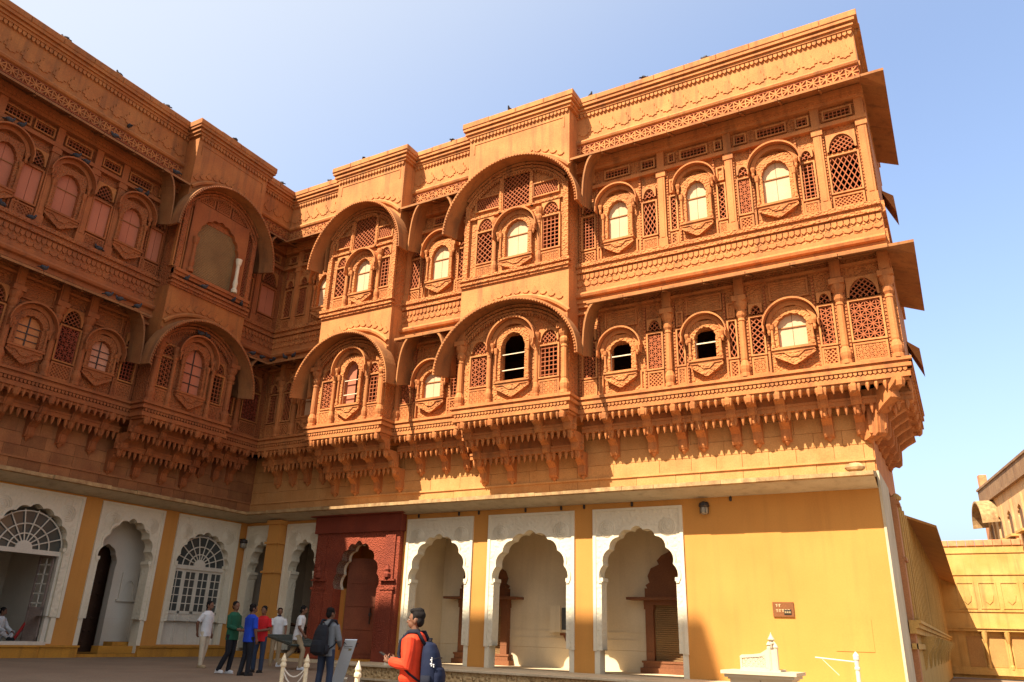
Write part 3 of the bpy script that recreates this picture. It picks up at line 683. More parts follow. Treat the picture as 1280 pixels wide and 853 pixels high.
# ================================================================== right wing (sunlit)
RW = thing('palace_wing', 'sunlit carved sandstone palace wing with two tall bays over ochre arcade', 'building')
WALLH = []   # openings of the ground storey
ARCH = [(8.16, 10.90), (11.52, 14.66), (15.31, 18.15)]
for a, b in ARCH: WALLH += [(a+.15, b-.15, .08, .76), (a+.05, b-.05, .76, 4.6)]
WALLH += [(.43, 1.64, .2, .32), (.17, 1.90, .32, 4.6), (2.64, 4.0, .2, .32), (2.37, 4.2, .32, 4.6), (5.0, 7.3, .1, 4.3)]
m = MB(); wall_holes(m, 0, 23.5, -.5, 5.02, WALLH, 0, .38); m.box(23.44, 23.5, 0.001, 7., -.5, 5.02); m.build('ground_floor_wall', YEL, RW)
m = MB(); m.box(-.5, 23.47, .05, .3, 5.02, 7.7); m.build('wall_core', PALE, RW)
# masonry over the ledge
SKIPB = []
courses(RW, .02, 23.5, -.03, [5.44, 5.78, 6.20, 6.62, 7.06, 7.6], [PALE]*5, 1.1)
m = MB(); m.box(.0, 23.52, -.075, .05, 5.74, 5.80); m.build('string_course', PALE, RW)
cornice_ledge(RW, 0, 23.5, -.9, 0, .0)
# the white edged side of the ground floor
m = MB(); m.box(23.5, 23.56, -.02, 2.75, -.5, 5.46); m.build('corner_strip', COVE, RW)
m = MB(); m.box(23.3, 23.53, .0, 6.4, 5.45, 7.6); m.build('side_wall', STONE, RW)
# arches of the gallery
def white_arch(W, x0, x1, z0, zt, op0, op1, zs, rise, yb=.36, mat_=WCARVE, base=.10, lobes=9):
    xc = (op0+op1)/2; h = (op1-op0)/2
    c = cusped(xc, h, zs, rise, lobes, .10, 5)
    o = arch_panel(c, x0, x1, z0, zt, -.035, yb).build('cusped_arch', mat_, W)
    fr = MB()
    for bx in ((x0-.01, x0+.09, z0-.02, zt), (x1-.09, x1+.01, z0-.02, zt), (x0-.01, x1+.01, zt, zt+.08)): fr.box(bx[0], bx[1], -.06, .02, bx[2], bx[3])
    e = [(x, z) for x, z in c]; big = [(xc+(x-xc)*1.07, zs+(z-zs)*1.07+.0) for x, z in e]
    fr.strip([(x, -.062, z) for x, z in e], [(x, -.062, z) for x, z in big]); fr.strip([(x, -.062, z) for x, z in big], [(x, -.03, z) for x, z in big]); fr.strip([(x, -.03, z) for x, z in e], [(x, -.062, z) for x, z in e])
    fr.build('arch_border', WHITE, o)
    for s, x in ((1, op0), (-1, op1)):
        j = MB(); xi = x+s*.0
        j.box(min(x, x-s*.16), max(x, x-s*.16), -.012, yb+.02, base, zs+.02)
        # moulded impost under the lowest cusp
        j.prism([(x-s*.02, zs+.04), (x+s*.10, zs+.04), (x+s*.07, zs-.08), (x+s*.0, zs-.20), (x-s*.02, zs-.20)][::s], -.03, yb+.04)
        j.prism([(x-s*.02, zs+.16), (x+s*.13, zs+.16), (x+s*.13, zs+.05), (x-s*.02, zs+.05)][::s], -.02, yb+.03)
        j.build('jamb', WHITE, o)
    # two raised rosettes in the spandrels
    for s in (-1, 1):
        q = MB(); cx, cz = xc+s*((x1-x0)/2-.46), zt-.52
        for k in range(4):
            r = .28-.065*k; pts = [(cx+r*cos(2*pi*i/22), cz+r*sin(2*pi*i/22)) for i in range(22)]; rr = r-.035
            inn = [(cx+rr*cos(2*pi*i/22), cz+rr*sin(2*pi*i/22)) for i in range(22)]
            for i in range(22):
                n_ = (i+1) % 22; q.add([(pts[i][0], -.035, pts[i][1]), (pts[n_][0], -.035, pts[n_][1]), (inn[n_][0], -.055, inn[n_][1]), (inn[i][0], -.055, inn[i][1])], [(0, 1, 2, 3)])
        q.build('rosette', WHITE, o)
for a, b in ARCH: white_arch(RW, a, b, .74, 4.74, a+.17, b-.17, 2.62, 1.60)
white_arch(RW, .12, 1.95, .30, 4.80, .45, 1.62, 2.95, 1.25, lobes=7, base=.22)
white_arch(RW, 2.32, 4.25, .30, 4.80, 2.66, 3.98, 2.95, 1.28, lobes=7, base=.22)
# ochre corner pillar
p = MB(); p.box(1.68, 2.26, -.42, .02, 1.80, 4.92).box(1.62, 2.32, -.48, .02, 1.70, 1.80).box(1.62, 2.32, -.48, .02, 3.02, 3.10).box(1.62, 2.32, -.48, .02, 4.1, 4.18).box(1.56, 2.38, -.54, .02, 0, 1.70).box(1.62, 2.32, -.48, .02, 4.84, 5.0); p.build('pillar', YEL, RW)
MB().box(.0, 4.2, -.30, 2, -.1, .22).build('door_step', YELD, RW)
# gallery behind the three arches, room behind the two left ones, passage behind the portal
g = MB(); g.box(8.02, 23.2, 2.6, 2.7, 0, 5.0); g.box(8.0, 23.3, .38, 2.7, 4.72, 4.9); g.box(7.9, 8.02, .3, 2.7, 0, 5.0); g.box(18.9, 19.0, .3, 2.7, 0, 5.0); g.build('gallery_wall', CREAM, RW)
MB().box(8.0, 19, .0, 2.65, .0, .10).build('gallery_floor', PLAT, RW)
m = MB(); m.box(8.1, 18.9, 2.585, 2.605, 1.02, 1.05).box(8.1, 18.9, 2.585, 2.605, 1.25, 1.28); m.build('dado_line', CREAM, RW)
g = MB(); g.box(0, 4.4, 3.6, 3.7, 0, 5).box(-.02, .02, .3, 3.7, 0, 5).box(4.35, 4.4, .3, 3.7, 0, 5).box(0, 4.4, .38, 3.7, 4.8, 4.9).box(0, 4.4, .3, 3.7, .0, .21).box(1.4, 2.2, 3.5, 3.6, .3, 2.9); g.build('vestibule_wall', ROOM, RW)
BRST = mat('brown_sandstone', (.21, .082, .034), (.16, .06, .025), bump=.4)
def niche(xc, half, y, base, ztop):
    o = MB().box(xc-half-.2, xc+half+.2, y-.34, y, base, base+.16).box(xc-half-.12, xc+half+.12, y-.28, y, base+.16, base+.30).box(xc-half-.16, xc+half+.16, y-.3, y, base+.30, base+.36).build('door_surround', BRST, RW)
    for s in (-1, 1): MB().box(xc+s*(half-.10)-.13, xc+s*(half-.10)+.13, y-.22, y, base+.36, 2.12).box(xc+s*(half-.10)-.16, xc+s*(half-.10)+.16, y-.25, y, 1.98, 2.12).build('jamb', BRST, o)
    MB().box(xc-half-.55, xc+half+.55, y-.55, y, 2.26, 2.34).box(xc-half-.05, xc+half+.05, y-.3, y, 2.12, 2.26).box(xc-half, xc+half, y-.3, y, 2.34, 2.62).build('lintel', BRST, o)
    prof = [(-half*.92, 2.62), (-half*.98, 2.72), (-half*.84, 2.80), (-half*.90, 3.0), (-half*.78, 3.24), (-half*.5, 3.36), (-half*.56, 3.48), (-half*.40, 3.64), (-half*.16, 3.74), (0, 3.90)]
    poly = [(xc+a, z) for a, z in prof]+[(xc-a, z) for a, z in prof[::-1][1:]]
    MB().prism(poly[::-1], y-.26, y).build('crest', BRST, o)
    MB().box(xc-half+.03, xc+half-.03, y-.06, y-.02, base+.36, 2.12).build('blind', BAMBOO, o)
niche(17.05, .98, 2.6, .10, 3.9); niche(9.95, .98, 2.6, .10, 3.9)
o = MB().box(13.1, 13.72, 2.30, 2.6, 1.22, 2.06).build('wall_cabinet', CREAM, RW); MB().box(12.68, 13.08, 2.26, 2.30, 1.22, 2.06).build('door', CREAM, o); MB().box(13.12, 13.7, 2.28, 2.30, 1.3, 2.0).build('glass', GLASS, o)
MB().prism([(13.0, 1.12), (13.72, 1.12), (13.72, 1.2), (13.0, 1.2)], 2.4, 2.6).prism([(13.1, 1.12), (13.25, .82), (13.4, 1.12)], 2.45, 2.6).build('corbel', BRST, o)
MB().box(13.32, 13.75, 2.34, 2.6, 2.06, 2.9).build('board', BRST, o)
# red sandstone portal
A = cusped(6.15, 1.06, 2.45, 1.62, 9, .11, 5)
o = arch_panel(A, 4.12, 8.0, .1, 4.42, -.22, .20).build('portal', REDCARVE, RW)
MB().box(4.02, 8.06, -.30, .1, 4.42, 5.02).box(3.86, 8.20, -.46, .1, 5.02, 5.16).box(3.74, 8.32, -.60, .1, 5.16, 5.30).build('entablature', REDST, o)
MB().box(4.6, 7.6, -.27, -.2, 4.46, 4.96).build('carved_panel', REDCARVE, o)
W_ = [(6.15+(x-6.15)*1.0, z) for x, z in A]; big = [(6.15+(x-6.15)*1.05, 2.45+(z-2.45)*1.05) for x, z in A]
ws = MB(); ws.strip([(x, -.20, z) for x, z in W_], [(x, .34, z) for x, z in W_]); ws.strip([(x, .20, z) for x, z in big], [(x, .34, z) for x, z in W_]); ws.build('white_soffit', WHITE, o)
for s, x in ((-1, 4.45), (1, 7.62)):
    MB().box(x-.36, x+.36, -.32, .0, .1, .42).box(x-.30, x+.30, -.30, .0, .42, .52).build('pedestal', REDST, o)
    MB().box(x-.27, x+.27, -.30, -.2, .52, 2.52).box(x-.33, x+.33, -.33, -.2, 2.42, 2.52).box(x-.33, x+.33, -.33, -.2, 2.72, 2.78).box(x-.22, x+.22, -.27, -.2, 2.78, 4.3).build('pilaster', REDCARVE, o)
    f = MB().lathe(x, -.3, [(.03, 2.80), (.12, 2.84), (.13, 2.95), (.07, 3.02), (.10, 3.1), (.05, 3.2), (.02, 3.28)], 8); f.build('bird_figure', REDST, o)
for x0_, x1_ in ((4.98, 5.12), (7.18, 7.32)): MB().box(x0_, x1_, -.1, 1.9, .1, 2.5).build('passage_jamb', YEL, o)
MB().box(4.5, 7.9, 1.9, 2.0, .1, 4.6).box(4.4, 4.5, .2, 2.0, .1, 4.6).box(7.9, 8.0, .2, 2., .1, 4.6).box(4.4, 8, .3, 2, 4.5, 4.6).build('passage_wall', YEL, o)
MB().box(4.5, 7.8, -.1, 2.0, .0, .12).box(6.3, 7.3, .9, 1.9, .1, .34).box(6.5, 7.3, 1.2, 1.9, .34, .58).build('passage_step', YELD, o)
d = MB()
d.box(0, 1.15, 0, .07, .13, 3.6)
for zz in (.3, 1.1, 1.9, 2.7): d.box(.06, 1.09, -.03, 0, zz, zz+.12)
d.rot(radians(28)); door = d.build('door_leaf', DOORRED, o, (5.16, .5, 0)); 
MB().lathe(0, 0, [(.02, 0), (.06, .03), (.06, .12), (.02, .15)], 8).box(-.015, .015, -.03, .03, -.25, .3).build('handle', IRON, door, (.88, .40, 1.55))
# plaque, lamp, pipe stubs on the ochre wall
o = MB().box(20.52, 21.06, -.04, .0, 1.75, 2.12).build('wall_plaque', mat('plaque_brown', (.20, .075, .022), (.15, .055, .02), fine=.2), RW)
rr = random.Random(3)
gl = MB()
for row, (za, n) in enumerate(((1.995, 3), (1.865, 5))):
    x = 20.60
    for k in range(n if row else 2):
        h = .075; gl.box(x, x+.055, -.046, -.039, za+h*.8, za+h); gl.box(x+.02, x+.034, -.046, -.039, za, za+h*.8); gl.box(x-.005 if k % 2 else x+.034, x+.02 if k % 2 else x+.06, -.046, -.039, za+h*.3, za+h*.45); x += .075
gl.build('lettering', mat('plaque_letters', (.55, .40, .20)), o)
MB().cbox(20.80, 21.0, -.055, -.03, 1.79, 1.94, .02).build('dark_badge', mat('badge_black', (.03, .025, .02)), o)
g2 = MB()
for k in range(3): g2.box(20.825+k*.055, 20.865+k*.055, -.062, -.054, 1.845, 1.86); g2.tube([(20.845+k*.055+.016*cos(t), -.06, 1.87+.018*sin(t)) for t in [i*.6 for i in range(9)]], .005, 5)
g2.build('lettering', mat('plaque_letters', (.55, .40, .20)), o)
def wall_lamp(W, x, z):
    o = MB().box(x-.10, x+.10, -.14, 0, z+.30, z+.34).lathe(x, -.14, [(.02, z+.36), (.14, z+.30), (.16, z+.22), (.13, z+.18)], 10).build('wall_lamp', IRON, W)
    MB().lathe(x, -.14, [(.05, z-.02), (.11, z+.02), (.12, z+.1), (.11, z+.18)], 10).build('lamp_glass', mat('lamp_glass', (.30, .26, .19), rough=.2), o)
    c = MB()
    for k in range(6): a = k*pi/3; c.tube([(x+.125*cos(a), -.14+.125*sin(a), z+.18), (x+.125*cos(a), -.14+.125*sin(a), z)], .008, 4)
    c.build('lamp_cage', IRON, o)
wall_lamp(RW, 18.85, 4.52)
for x in (8.6, 10.3, 11.1, 12.9, 14.2, 15.0, 16.6, 19.6): MB().lathe(x, -.03, [(.03, 4.86), (.04, 4.9), (.04, 4.97), (.03, 4.99)], 6).build('iron_hook', IRON, RW)
o = MB().box(22.0, 22.9, -.012, .0, .95, 1.72).build('patched_plaster', YEL, RW)

# upper storeys of the right wing
RH = []
B_, P_ = ('blind', BLIND), ('blind', PINK)
DARK = ('bars', None)
recess(RW, 15.2, 24.65, [(16.73, .72, (DARK, B_)), (19.43, .64, (DARK, B_)), (21.92, .80, (B_, B_))],
       [(15.42, 15.86), (17.63, 18.07), (18.58, 18.76), (20.14, 20.34), (20.78, 21.13), (22.68, 23.03), (23.48, 24.26)], [18.30, 20.54, 23.24, 24.49], 1, RH)
recess(RW, 7.85, 11.0, [(9.47, .80, (B_, B_))], [(8.06, 8.5), (10.3, 10.72)], [7.95, 10.9], 2, RH)
recess(RW, 1.0, 4.4, [(3.55, .62, (B_, B_))], [(1.30, 1.72), (2.1, 2.55)], [1.95, 2.78], 3, RH)
m = MB(); wall_holes(m, .80, 24.65, 7.6, 17.0, RH+[(4.6, 7.7, 8.2, 17.0), (11.2, 15.0, 8.2, 17.0)], -.88, .25); m.build('upper_wall', FLOR, RW)
m = MB(); m.box(24.58, 24.65, -.87, 5.2, 7.6, 19.0).box(0, 24.6, 5.1, 5.2, 7.6, 19.0).box(0, 24.6, -.9, 5.2, 18.6, 18.75).box(0, 24.6, .3, 5.15, 7.5, 7.62); m.build('side_wall', STONE, RW)
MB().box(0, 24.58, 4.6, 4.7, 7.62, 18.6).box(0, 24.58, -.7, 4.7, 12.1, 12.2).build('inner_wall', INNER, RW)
slabs(RW, 15.9, 24.68, -.95, 11.45, -1.80, 11.12, .09); slabs(RW, 15.3, 24.68, -.95, 17.1, -1.80, 16.72, .09)
slabs(RW, 8.2, 10.8, -.95, 11.45, -1.80, 11.12, .09); slabs(RW, 7.9, 11.0, -.95, 17.1, -1.80, 16.72, .09)
slabs(RW, .95, 4.2, -.95, 11.45, -1.80, 11.12, .09); slabs(RW, .95, 4.3, -.95, 17.1, -1.80, 16.72, .09)
for za, zt, k in ((11.12, 9.30, 0), (16.72, 14.7, 1)):
    eave_end(RW, 15.72, 1, za, zt); eave_end(RW, 10.50, -1, za, zt); eave_end(RW, 8.42, 1, za, zt); eave_end(RW, 4.25, -1, za, zt)
bay(RW, 11.02, 15.22, (13.2, .98), [(11.55, 12.2), (14.2, 14.85)], [11.32, 12.4, 13.97, 15.0], 2.60, 'window', BLIND, ('half', None))
bay(RW, 4.38, 7.86, (6.25, .80), [(4.85, 5.38), (7.06, 7.56)], [4.6, 5.6, 6.7, 7.7], 2.22, 'window', BLIND, ('half', PINK))
base_tier(RW, 15.2, 24.66, -1.0, [16.12, 17.38, 18.33, 18.93, 19.94, 20.55, 21.33, 22.46, 23.3], (False, True))
base_tier(RW, 7.84, 11.04, -1.0, [8.6, 9.7, 10.6])
base_tier(RW, .98, 4.4, -1.0, [1.5, 2.3, 3.1, 3.9])
# right flank: eaves, floor mouldings, brackets
F = MB()
for a, z0, z1 in ((.05, 7.66, 7.80), (.0, 7.80, 7.92), (.10, 7.92, 8.02), (.05, 8.02, 8.09), (.13, 8.09, 8.175)): F.box(24.60, 24.66+a, -.99, 5.0, z0, z1)
F.build('flank_moulding', FLOR, RW)
MB().box(24.6, 24.75, -.99, 5.0, 12.55, 12.9).build('flank_moulding', FLOR, RW); MB().box(24.6, 24.72, -.99, 5, 11.5, 12.0).build('flank_moulding', FLOR, RW)
MB().box(23.4, 24.64, -.9, 5.0, 7.58, 7.70).build('floor_slab', STONE, RW)
def flank_slabs(zw, zo, y0, y1, xo=25.30):
    n = 4; st = (y1-y0)/n
    for i in range(n):
        a = y0+i*st; m = MB(); o_ = .008
        m.add([(24.55, a+o_, zw), (xo, a+o_, zo), (xo, a+st-o_, zo), (24.55, a+st-o_, zw), (24.55, a+o_, zw-.09), (xo, a+o_, zo-.08), (xo, a+st-o_, zo-.08), (24.55, a+st-o_, zw-.09)],
              [(0, 1, 2, 3), (7, 6, 5, 4), (0, 4, 5, 1), (1, 5, 6, 2), (2, 6, 7, 3), (3, 7, 4, 0)])
        m.build('eave_slab', EAVE, RW)
flank_slabs(11.45, 11.12, -1.0, 3.3); flank_slabs(17.1, 16.72, -1.0, 3.6)
for zw, zo in ((11.45, 11.12), (17.1, 16.72)):     # hipped corner slab
    MB().add([(24.55, -.95, zw), (24.70, -1.80, zo), (25.30, -1.80, zo), (25.30, -1.0, zo), (24.55, -.95, zw-.09), (24.70, -1.80, zo-.08), (25.30, -1.80, zo-.08), (25.30, -1.0, zo-.08)],
             [(0, 1, 2, 3), (7, 6, 5, 4), (0, 4, 5, 1), (1, 5, 6, 2), (2, 6, 7, 3), (3, 7, 4, 0)]).build('eave_slab', EAVE, RW)
for zz in (10.1, 15.6):      # window hoods of the flank seen edge on
    MB().add([(24.65, 3.2, zz), (24.98, 3.2, zz-.3), (24.98, 4.2, zz-.3), (24.65, 4.2, zz), (24.65, 3.2, zz-.06), (25.0, 3.2, zz-.95), (25.0, 4.2, zz-.95), (24.65, 4.2, zz-.06)],
             [(0, 1, 2, 3), (7, 6, 5, 4), (0, 4, 5, 1), (1, 5, 6, 2), (2, 6, 7, 3), (3, 7, 4, 0)]).build('flank_hood', EAVE, RW)
fl = bracket_mesh(-1.06, 7.68, 0, 6.42, .27); 
for yy in (-.25, .7, 1.7, 2.7, 3.8, 4.7):
    b = MB(); b.v = [(23.52-y, yy+x, z) for x, y, z in fl.v]; b.f = fl.f; b.build('bracket', STONE, RW)
b = MB(); b.v = [((23.45-y*.72+x*.7), (y*.72+x*.7-.02), z) for x, y, z in bracket_mesh(-1.35, 7.68, 0, 6.3, .32).v]; b.f = fl.f[:0]+bracket_mesh(-1.35, 7.68, 0, 6.3, .32).f; b.build('bracket', STONE, RW)
m = MB(); m.box(24.42, 24.67, -.98, 5.22, 16.92, 19.02); m.box(24.4, 24.87, -.58, 5.2, 19.275, 19.59).box(24.4, 24.76, -.73, 5.2, 19.05, 19.26).box(24.5, 24.72, -.96, 5.2, 17.69, 17.87); m.build('parapet_wall', PARA, RW)
MB().ell((23.05, -.62, 5.46), (.26, .17, .13), 10, 6).build('rubble_stone', EDGE, RW)

# left wing palette: redder sandstone copies, darkened so its shade sits in the colour
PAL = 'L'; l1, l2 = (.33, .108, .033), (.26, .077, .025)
STONE = mat('shade_toned_sandstone', l1, l2, streak=.35, bump=.35, objvar=.08)
FLOR = mat('shade_toned_sandstone_carved', l1, l2, carve='flor', cscale=13, cdist=.016, streak=.3)
SWIRL = mat('shade_toned_scrollwork', l1, l2, carve='swirl', cscale=12, cdist=.02, streak=.25)
GRID = mat('shade_toned_fretwork', (.27, .07, .020), (.22, .055, .017), carve='grid', cscale=11, cdist=.03)
DIAG = mat('shade_toned_diaper', (.27, .07, .021), (.22, .055, .018), carve='diag', cscale=11, cdist=.03)
PARA = mat('shade_toned_parapet_stone', (.38, .145, .040), (.30, .10, .028), streak=.4, objvar=.1, bump=.4)
RJ = mat('shade_toned_screen_stone', (.26, .072, .024), (.20, .052, .018))
EAVE = mat('shade_toned_eave_slab', (.30, .13, .045), (.22, .085, .03), streak=.45, objvar=.12, bump=.4)
# ================================================================== left wing (in shade); local x = world y, facade faces +x
LW = thing('palace_wing', 'shaded brown sandstone palace wing with pink shutters over ochre ground floor', 'building', (0, 0, 0), radians(90))
LX0 = -17.5
LHO = []
for f0, f1, o0, o1, zb in ((-9.98, -7.02, -9.83, -7.24, .40), (-6.36, -3.90, -6.19, -4.08, .10), (-3.28, -.38, -3.12, -.66, .40), (-13.4, -10.6, -13.2, -10.8, .40)):
    LHO += [(o0-.02, o1+.02, zb, 1.20), (f0+.05, f1-.05, 1.20, 4.7)]
m = MB(); wall_holes(m, LX0, 0, -.3, 5.02, LHO, 0, .38); m.build('ground_floor_wall', YEL, LW)
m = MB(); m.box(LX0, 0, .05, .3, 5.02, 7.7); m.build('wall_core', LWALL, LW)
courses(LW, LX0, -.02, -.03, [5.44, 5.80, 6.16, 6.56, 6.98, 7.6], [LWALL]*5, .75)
m = MB(); m.box(LX0, -.02, -.075, .05, 5.76, 5.82); m.build('string_course', LWALL, LW)
cornice_ledge(LW, LX0, 0, 0, -.9, None, -.965)
for a, b in ((LX0, -6.22), (-4.06, -.02)):
    n = max(2, round((b-a)/1.3)); st = (b-a)/n
    for i in range(n):
        MB().cbox(.004, st-.004, -.16, .05, -.1, .30, .02).box(.0, st, -.20, .05, .30, .36).build('plinth_block', YELD, LW, (a+i*st, 0, 0))
MB().box(-6.2, -4.1, -.02, 3, -.1, .10).box(-5.35, -4.08, .12, .5, .1, .34).build('door_step', YELD, LW)
white_arch(LW, -9.98, -7.02, 1.18, 4.86, -9.83, -7.24, 3.10, 1.34, .30, base=.40)
white_arch(LW, -6.36, -3.90, 1.18, 4.86, -6.19, -4.08, 2.98, 1.46, .38, base=.12)
white_arch(LW, -3.28, -.38, 1.18, 4.86, -3.12, -.66, 3.10, 1.26, .30, base=.40)
white_arch(LW, -13.4, -10.6, 1.18, 4.86, -13.2, -10.8, 3.10, 1.30, .30, base=.40)
def fanlight(xc, half, z, rise, y):
    o = MB().box(xc-half-.04, xc+half+.04, y-.04, y+.06, z-.14, z).build('fanlight', DOORW, LW)
    MB().prism([(xc-half*1.02, z), *arc(xc, z, half*1.02, rise*1.02, 20), (xc+half*1.02, z)][::-1], y+.04, y+.06).build('pane', GLASS, o)
    b = MB()
    for k in range(1, 9):
        t = pi*k/9; b.tube([(xc-.16*cos(t)*half/1., y, z+.2*rise*sin(t)), (xc-half*1.05*cos(t), y, z+rise*1.05*sin(t))], .022, 5)
    for q in (.40, .66, 1.0): b.tube([(xc-half*q*cos(pi*i/24), y, z+rise*q*sin(pi*i/24)) for i in range(25)], .024, 5)
    b.prism(([(xc-.26, z)]+arc(xc, z, .26, .24, 10)+[(xc+.26, z)])[::-1], y-.03, y+.05)
    b.build('glazing_bar', DOORW, o)
fanlight(-8.54, 1.20, 3.14, 1.14, .14); fanlight(-1.89, 1.16, 3.16, 1.08, .14); fanlight(-12.0, 1.16, 3.16, 1.08, .14)
# glazed folding doors under the third fanlight
def leaf(W, w, h, zp):
    o = MB().box(0, w, .0, .05, 0, .12).box(0, w, 0, .05, zp-.10, zp).box(0, w, 0, .05, h-.09, h).box(0, .07, 0, .05, .12, h-.09).box(w-.07, w, 0, .05, .12, h-.09).box(.07, w-.07, .02, .04, .12, zp-.1)
    return o
for dx0, n, w in ((-3.08, 4, .59), (-13.1, 4, .59)):
    for i in range(n):
        o = leaf(LW, w-.01, 2.62, 1.15).build('door_leaf', DOORW, LW, (dx0+i*w, .16, .40))
        pw = (w-.15-.03)/2; ph = (2.62-.09-1.15-4*.03)/5
        for r in range(5):
            for c in range(2):
                link('pane', shared(('pane', round(pw, 3)), lambda: MB().box(0, pw, 0, .01, 0, ph).mesh('pane', GLASS)), o, (.07+c*(pw+.03), .03, 1.15+r*(ph+.03)))
        b = MB().box(.07+pw, .10+pw, .005, .04, 1.15, 2.53)
        for r in range(1, 5): b.box(.07, w-.08, .008, .04, 1.15+r*(ph+.03)-.03, 1.15+r*(ph+.03))
        b.build('glazing_bar', DOORW, o)
# open first bay: frame, room, half-open louvred leaf
f = MB().box(-9.83, -9.70, .06, .2, .40, 3.0).box(-7.40, -7.26, .06, .2, .40, 3.0).box(-9.83, -7.26, -.05, .3, .36, .46); f.build('door_frame', DOORW, LW)
o = MB().box(0, .62, 0, .05, 0, .12).box(0, .62, 0, .05, .9, 1.0).box(0, .62, 0, .05, 2.48, 2.56).box(0, .07, 0, .05, 0, 2.56).box(.55, .62, 0, .05, 0, 2.56).box(.07, .55, .02, .04, .12, .9).rot(radians(100)); o = o.build('door_leaf', mat('faded_brown_door', (.26, .19, .15), (.21, .15, .12)), LW, (-7.42, .22, .46))
b = MB()
for r in range(5): b.box(.07, .55, .01, .04, 1.1+r*.29, 1.14+r*.29)
b.box(.28, .32, .01, .04, 1.0, 2.48).rot(radians(100)); b.build('glazing_bar', DOORW, o)
r = MB(); r.box(-10.4, -7.0, 3.4, 3.5, .1, 5).box(-7.1, -7.0, .38, 3.5, .1, 5).box(-10.5, -10.4, .38, 3.5, .1, 5).box(-10.4, -7, .38, 3.5, 4.6, 4.7).box(-10.4, -7.0, .2, 3.5, .2, .46); r.build('room_wall', ROOM, LW)
MB().box(-10.3, -7.15, 3.33, 3.4, 1.30, 1.36).box(-10.3, -7.15, 3.35, 3.4, .9, .94).build('dado_rail', WOODD, LW)
r = MB(); r.box(-6.9, -3.7, 2.3, 2.4, 0, 5).box(-6.95, -6.85, .38, 2.4, 0, 5).box(-3.75, -3.7, .38, 2.4, 0, 5).box(-6.9, -3.7, .38, 2.4, 4.5, 4.6); r.build('porch_wall', ROOM, LW)
# inner arch of the porch, dark doorway and studded door
c2 = cusped(-5.18, .46, 2.9, .75, 5, .06, 4)
o = arch_panel(c2, -6.85, -3.74, .1, 4.5, 1.0, 1.3).build('inner_arch', ROOM, LW)
d = MB().box(0, 1.7, 0, .06, .1, 3.6)
for zz in (.4, .8, 1.2, 1.6, 2.0, 2.4, 2.8):
    d.box(.05, 1.65, -.02, 0, zz-.16, zz-.12)
    for xx in (.12, .36, .60, .84, 1.1, 1.36): d.lathe(xx, -.01, [(.05, zz-.03), (.05, zz+.03)], 6)
d.rot(radians(16)).build('studded_door', WOODD, LW, (-6.0, 1.45, 0))
MB().box(-4.62, -3.76, .5, .99, .1, .46).build('porch_ledge', YELD, LW)
o = arch_panel(arc(-4.08, 2.2, .20, .28, 10), -4.42, -3.78, 1.85, 2.75, .95, 1.0).build('wall_niche', ROOM, LW)
MB().box(-4.5, -3.76, .92, 1.0, 1.78, 1.85).build('shelf', ROOM, o)
MB().box(-3.6, -.2, 1.2, 1.3, 0, 5).build('room_wall', ROOM, LW)
MB().box(-13.6, -10.5, 1.2, 1.3, 0, 5).build('room_wall', ROOM, LW)
wall_lamp(LW, -.18, 4.02)
# upper storeys
LH = []
G_ = ('grid', mat('orange_lit_pane', (.50, .19, .065), (.44, .16, .055))); GP = ('grid', mat('pink_pane', (.54, .25, .15), (.48, .21, .125)))
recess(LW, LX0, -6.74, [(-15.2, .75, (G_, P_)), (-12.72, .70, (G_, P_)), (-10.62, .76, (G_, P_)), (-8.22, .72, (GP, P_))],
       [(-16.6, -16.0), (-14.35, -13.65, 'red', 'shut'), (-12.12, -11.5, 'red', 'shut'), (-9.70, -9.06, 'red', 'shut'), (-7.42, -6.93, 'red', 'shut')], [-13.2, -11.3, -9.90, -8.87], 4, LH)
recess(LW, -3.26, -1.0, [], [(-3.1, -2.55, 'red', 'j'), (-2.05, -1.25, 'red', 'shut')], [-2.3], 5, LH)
m = MB(); wall_holes(m, LX0, -.80, 7.6, 17.0, LH+[(-6.6, -3.4, 8.2, 17.0)], -.88, .25); m.build('upper_wall', FLOR, LW)
m = MB(); m.box(LX0, 5.3, 5.1, 5.2, 0, 19.0).box(LX0, 5.3, -.6, 5.2, 18.6, 18.75).box(LX0, 5.3, .3, 5.15, 7.5, 7.62).box(LX0-.1, LX0, -.9, 5.2, 0, 19.); m.build('side_wall', STONE, LW)
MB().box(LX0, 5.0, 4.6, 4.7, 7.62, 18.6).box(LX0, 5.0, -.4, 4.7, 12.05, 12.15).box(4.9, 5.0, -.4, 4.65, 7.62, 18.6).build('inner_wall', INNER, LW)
slabs(LW, LX0, -7.2, -.95, 11.45, -1.80, 11.12, .09); slabs(LW, LX0, -6.8, -.95, 17.1, -1.80, 16.72, .09)
slabs(LW, -2.8, -.95, -.95, 11.45, -1.80, 11.12, .09); slabs(LW, -3.0, -.95, -.95, 17.1, -1.80, 16.72, .09)
for za, zt in ((11.12, 9.30), (16.72, 14.7)):
    eave_end(LW, -7.25, -1, za, zt); eave_end(LW, -2.75, 1, za, zt)
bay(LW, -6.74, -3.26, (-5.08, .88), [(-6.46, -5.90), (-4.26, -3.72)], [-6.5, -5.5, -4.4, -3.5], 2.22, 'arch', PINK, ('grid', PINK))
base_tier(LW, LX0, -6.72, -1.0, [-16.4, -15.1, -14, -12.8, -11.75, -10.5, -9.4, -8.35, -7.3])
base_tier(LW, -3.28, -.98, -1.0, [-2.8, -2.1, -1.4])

PAL = 'X'
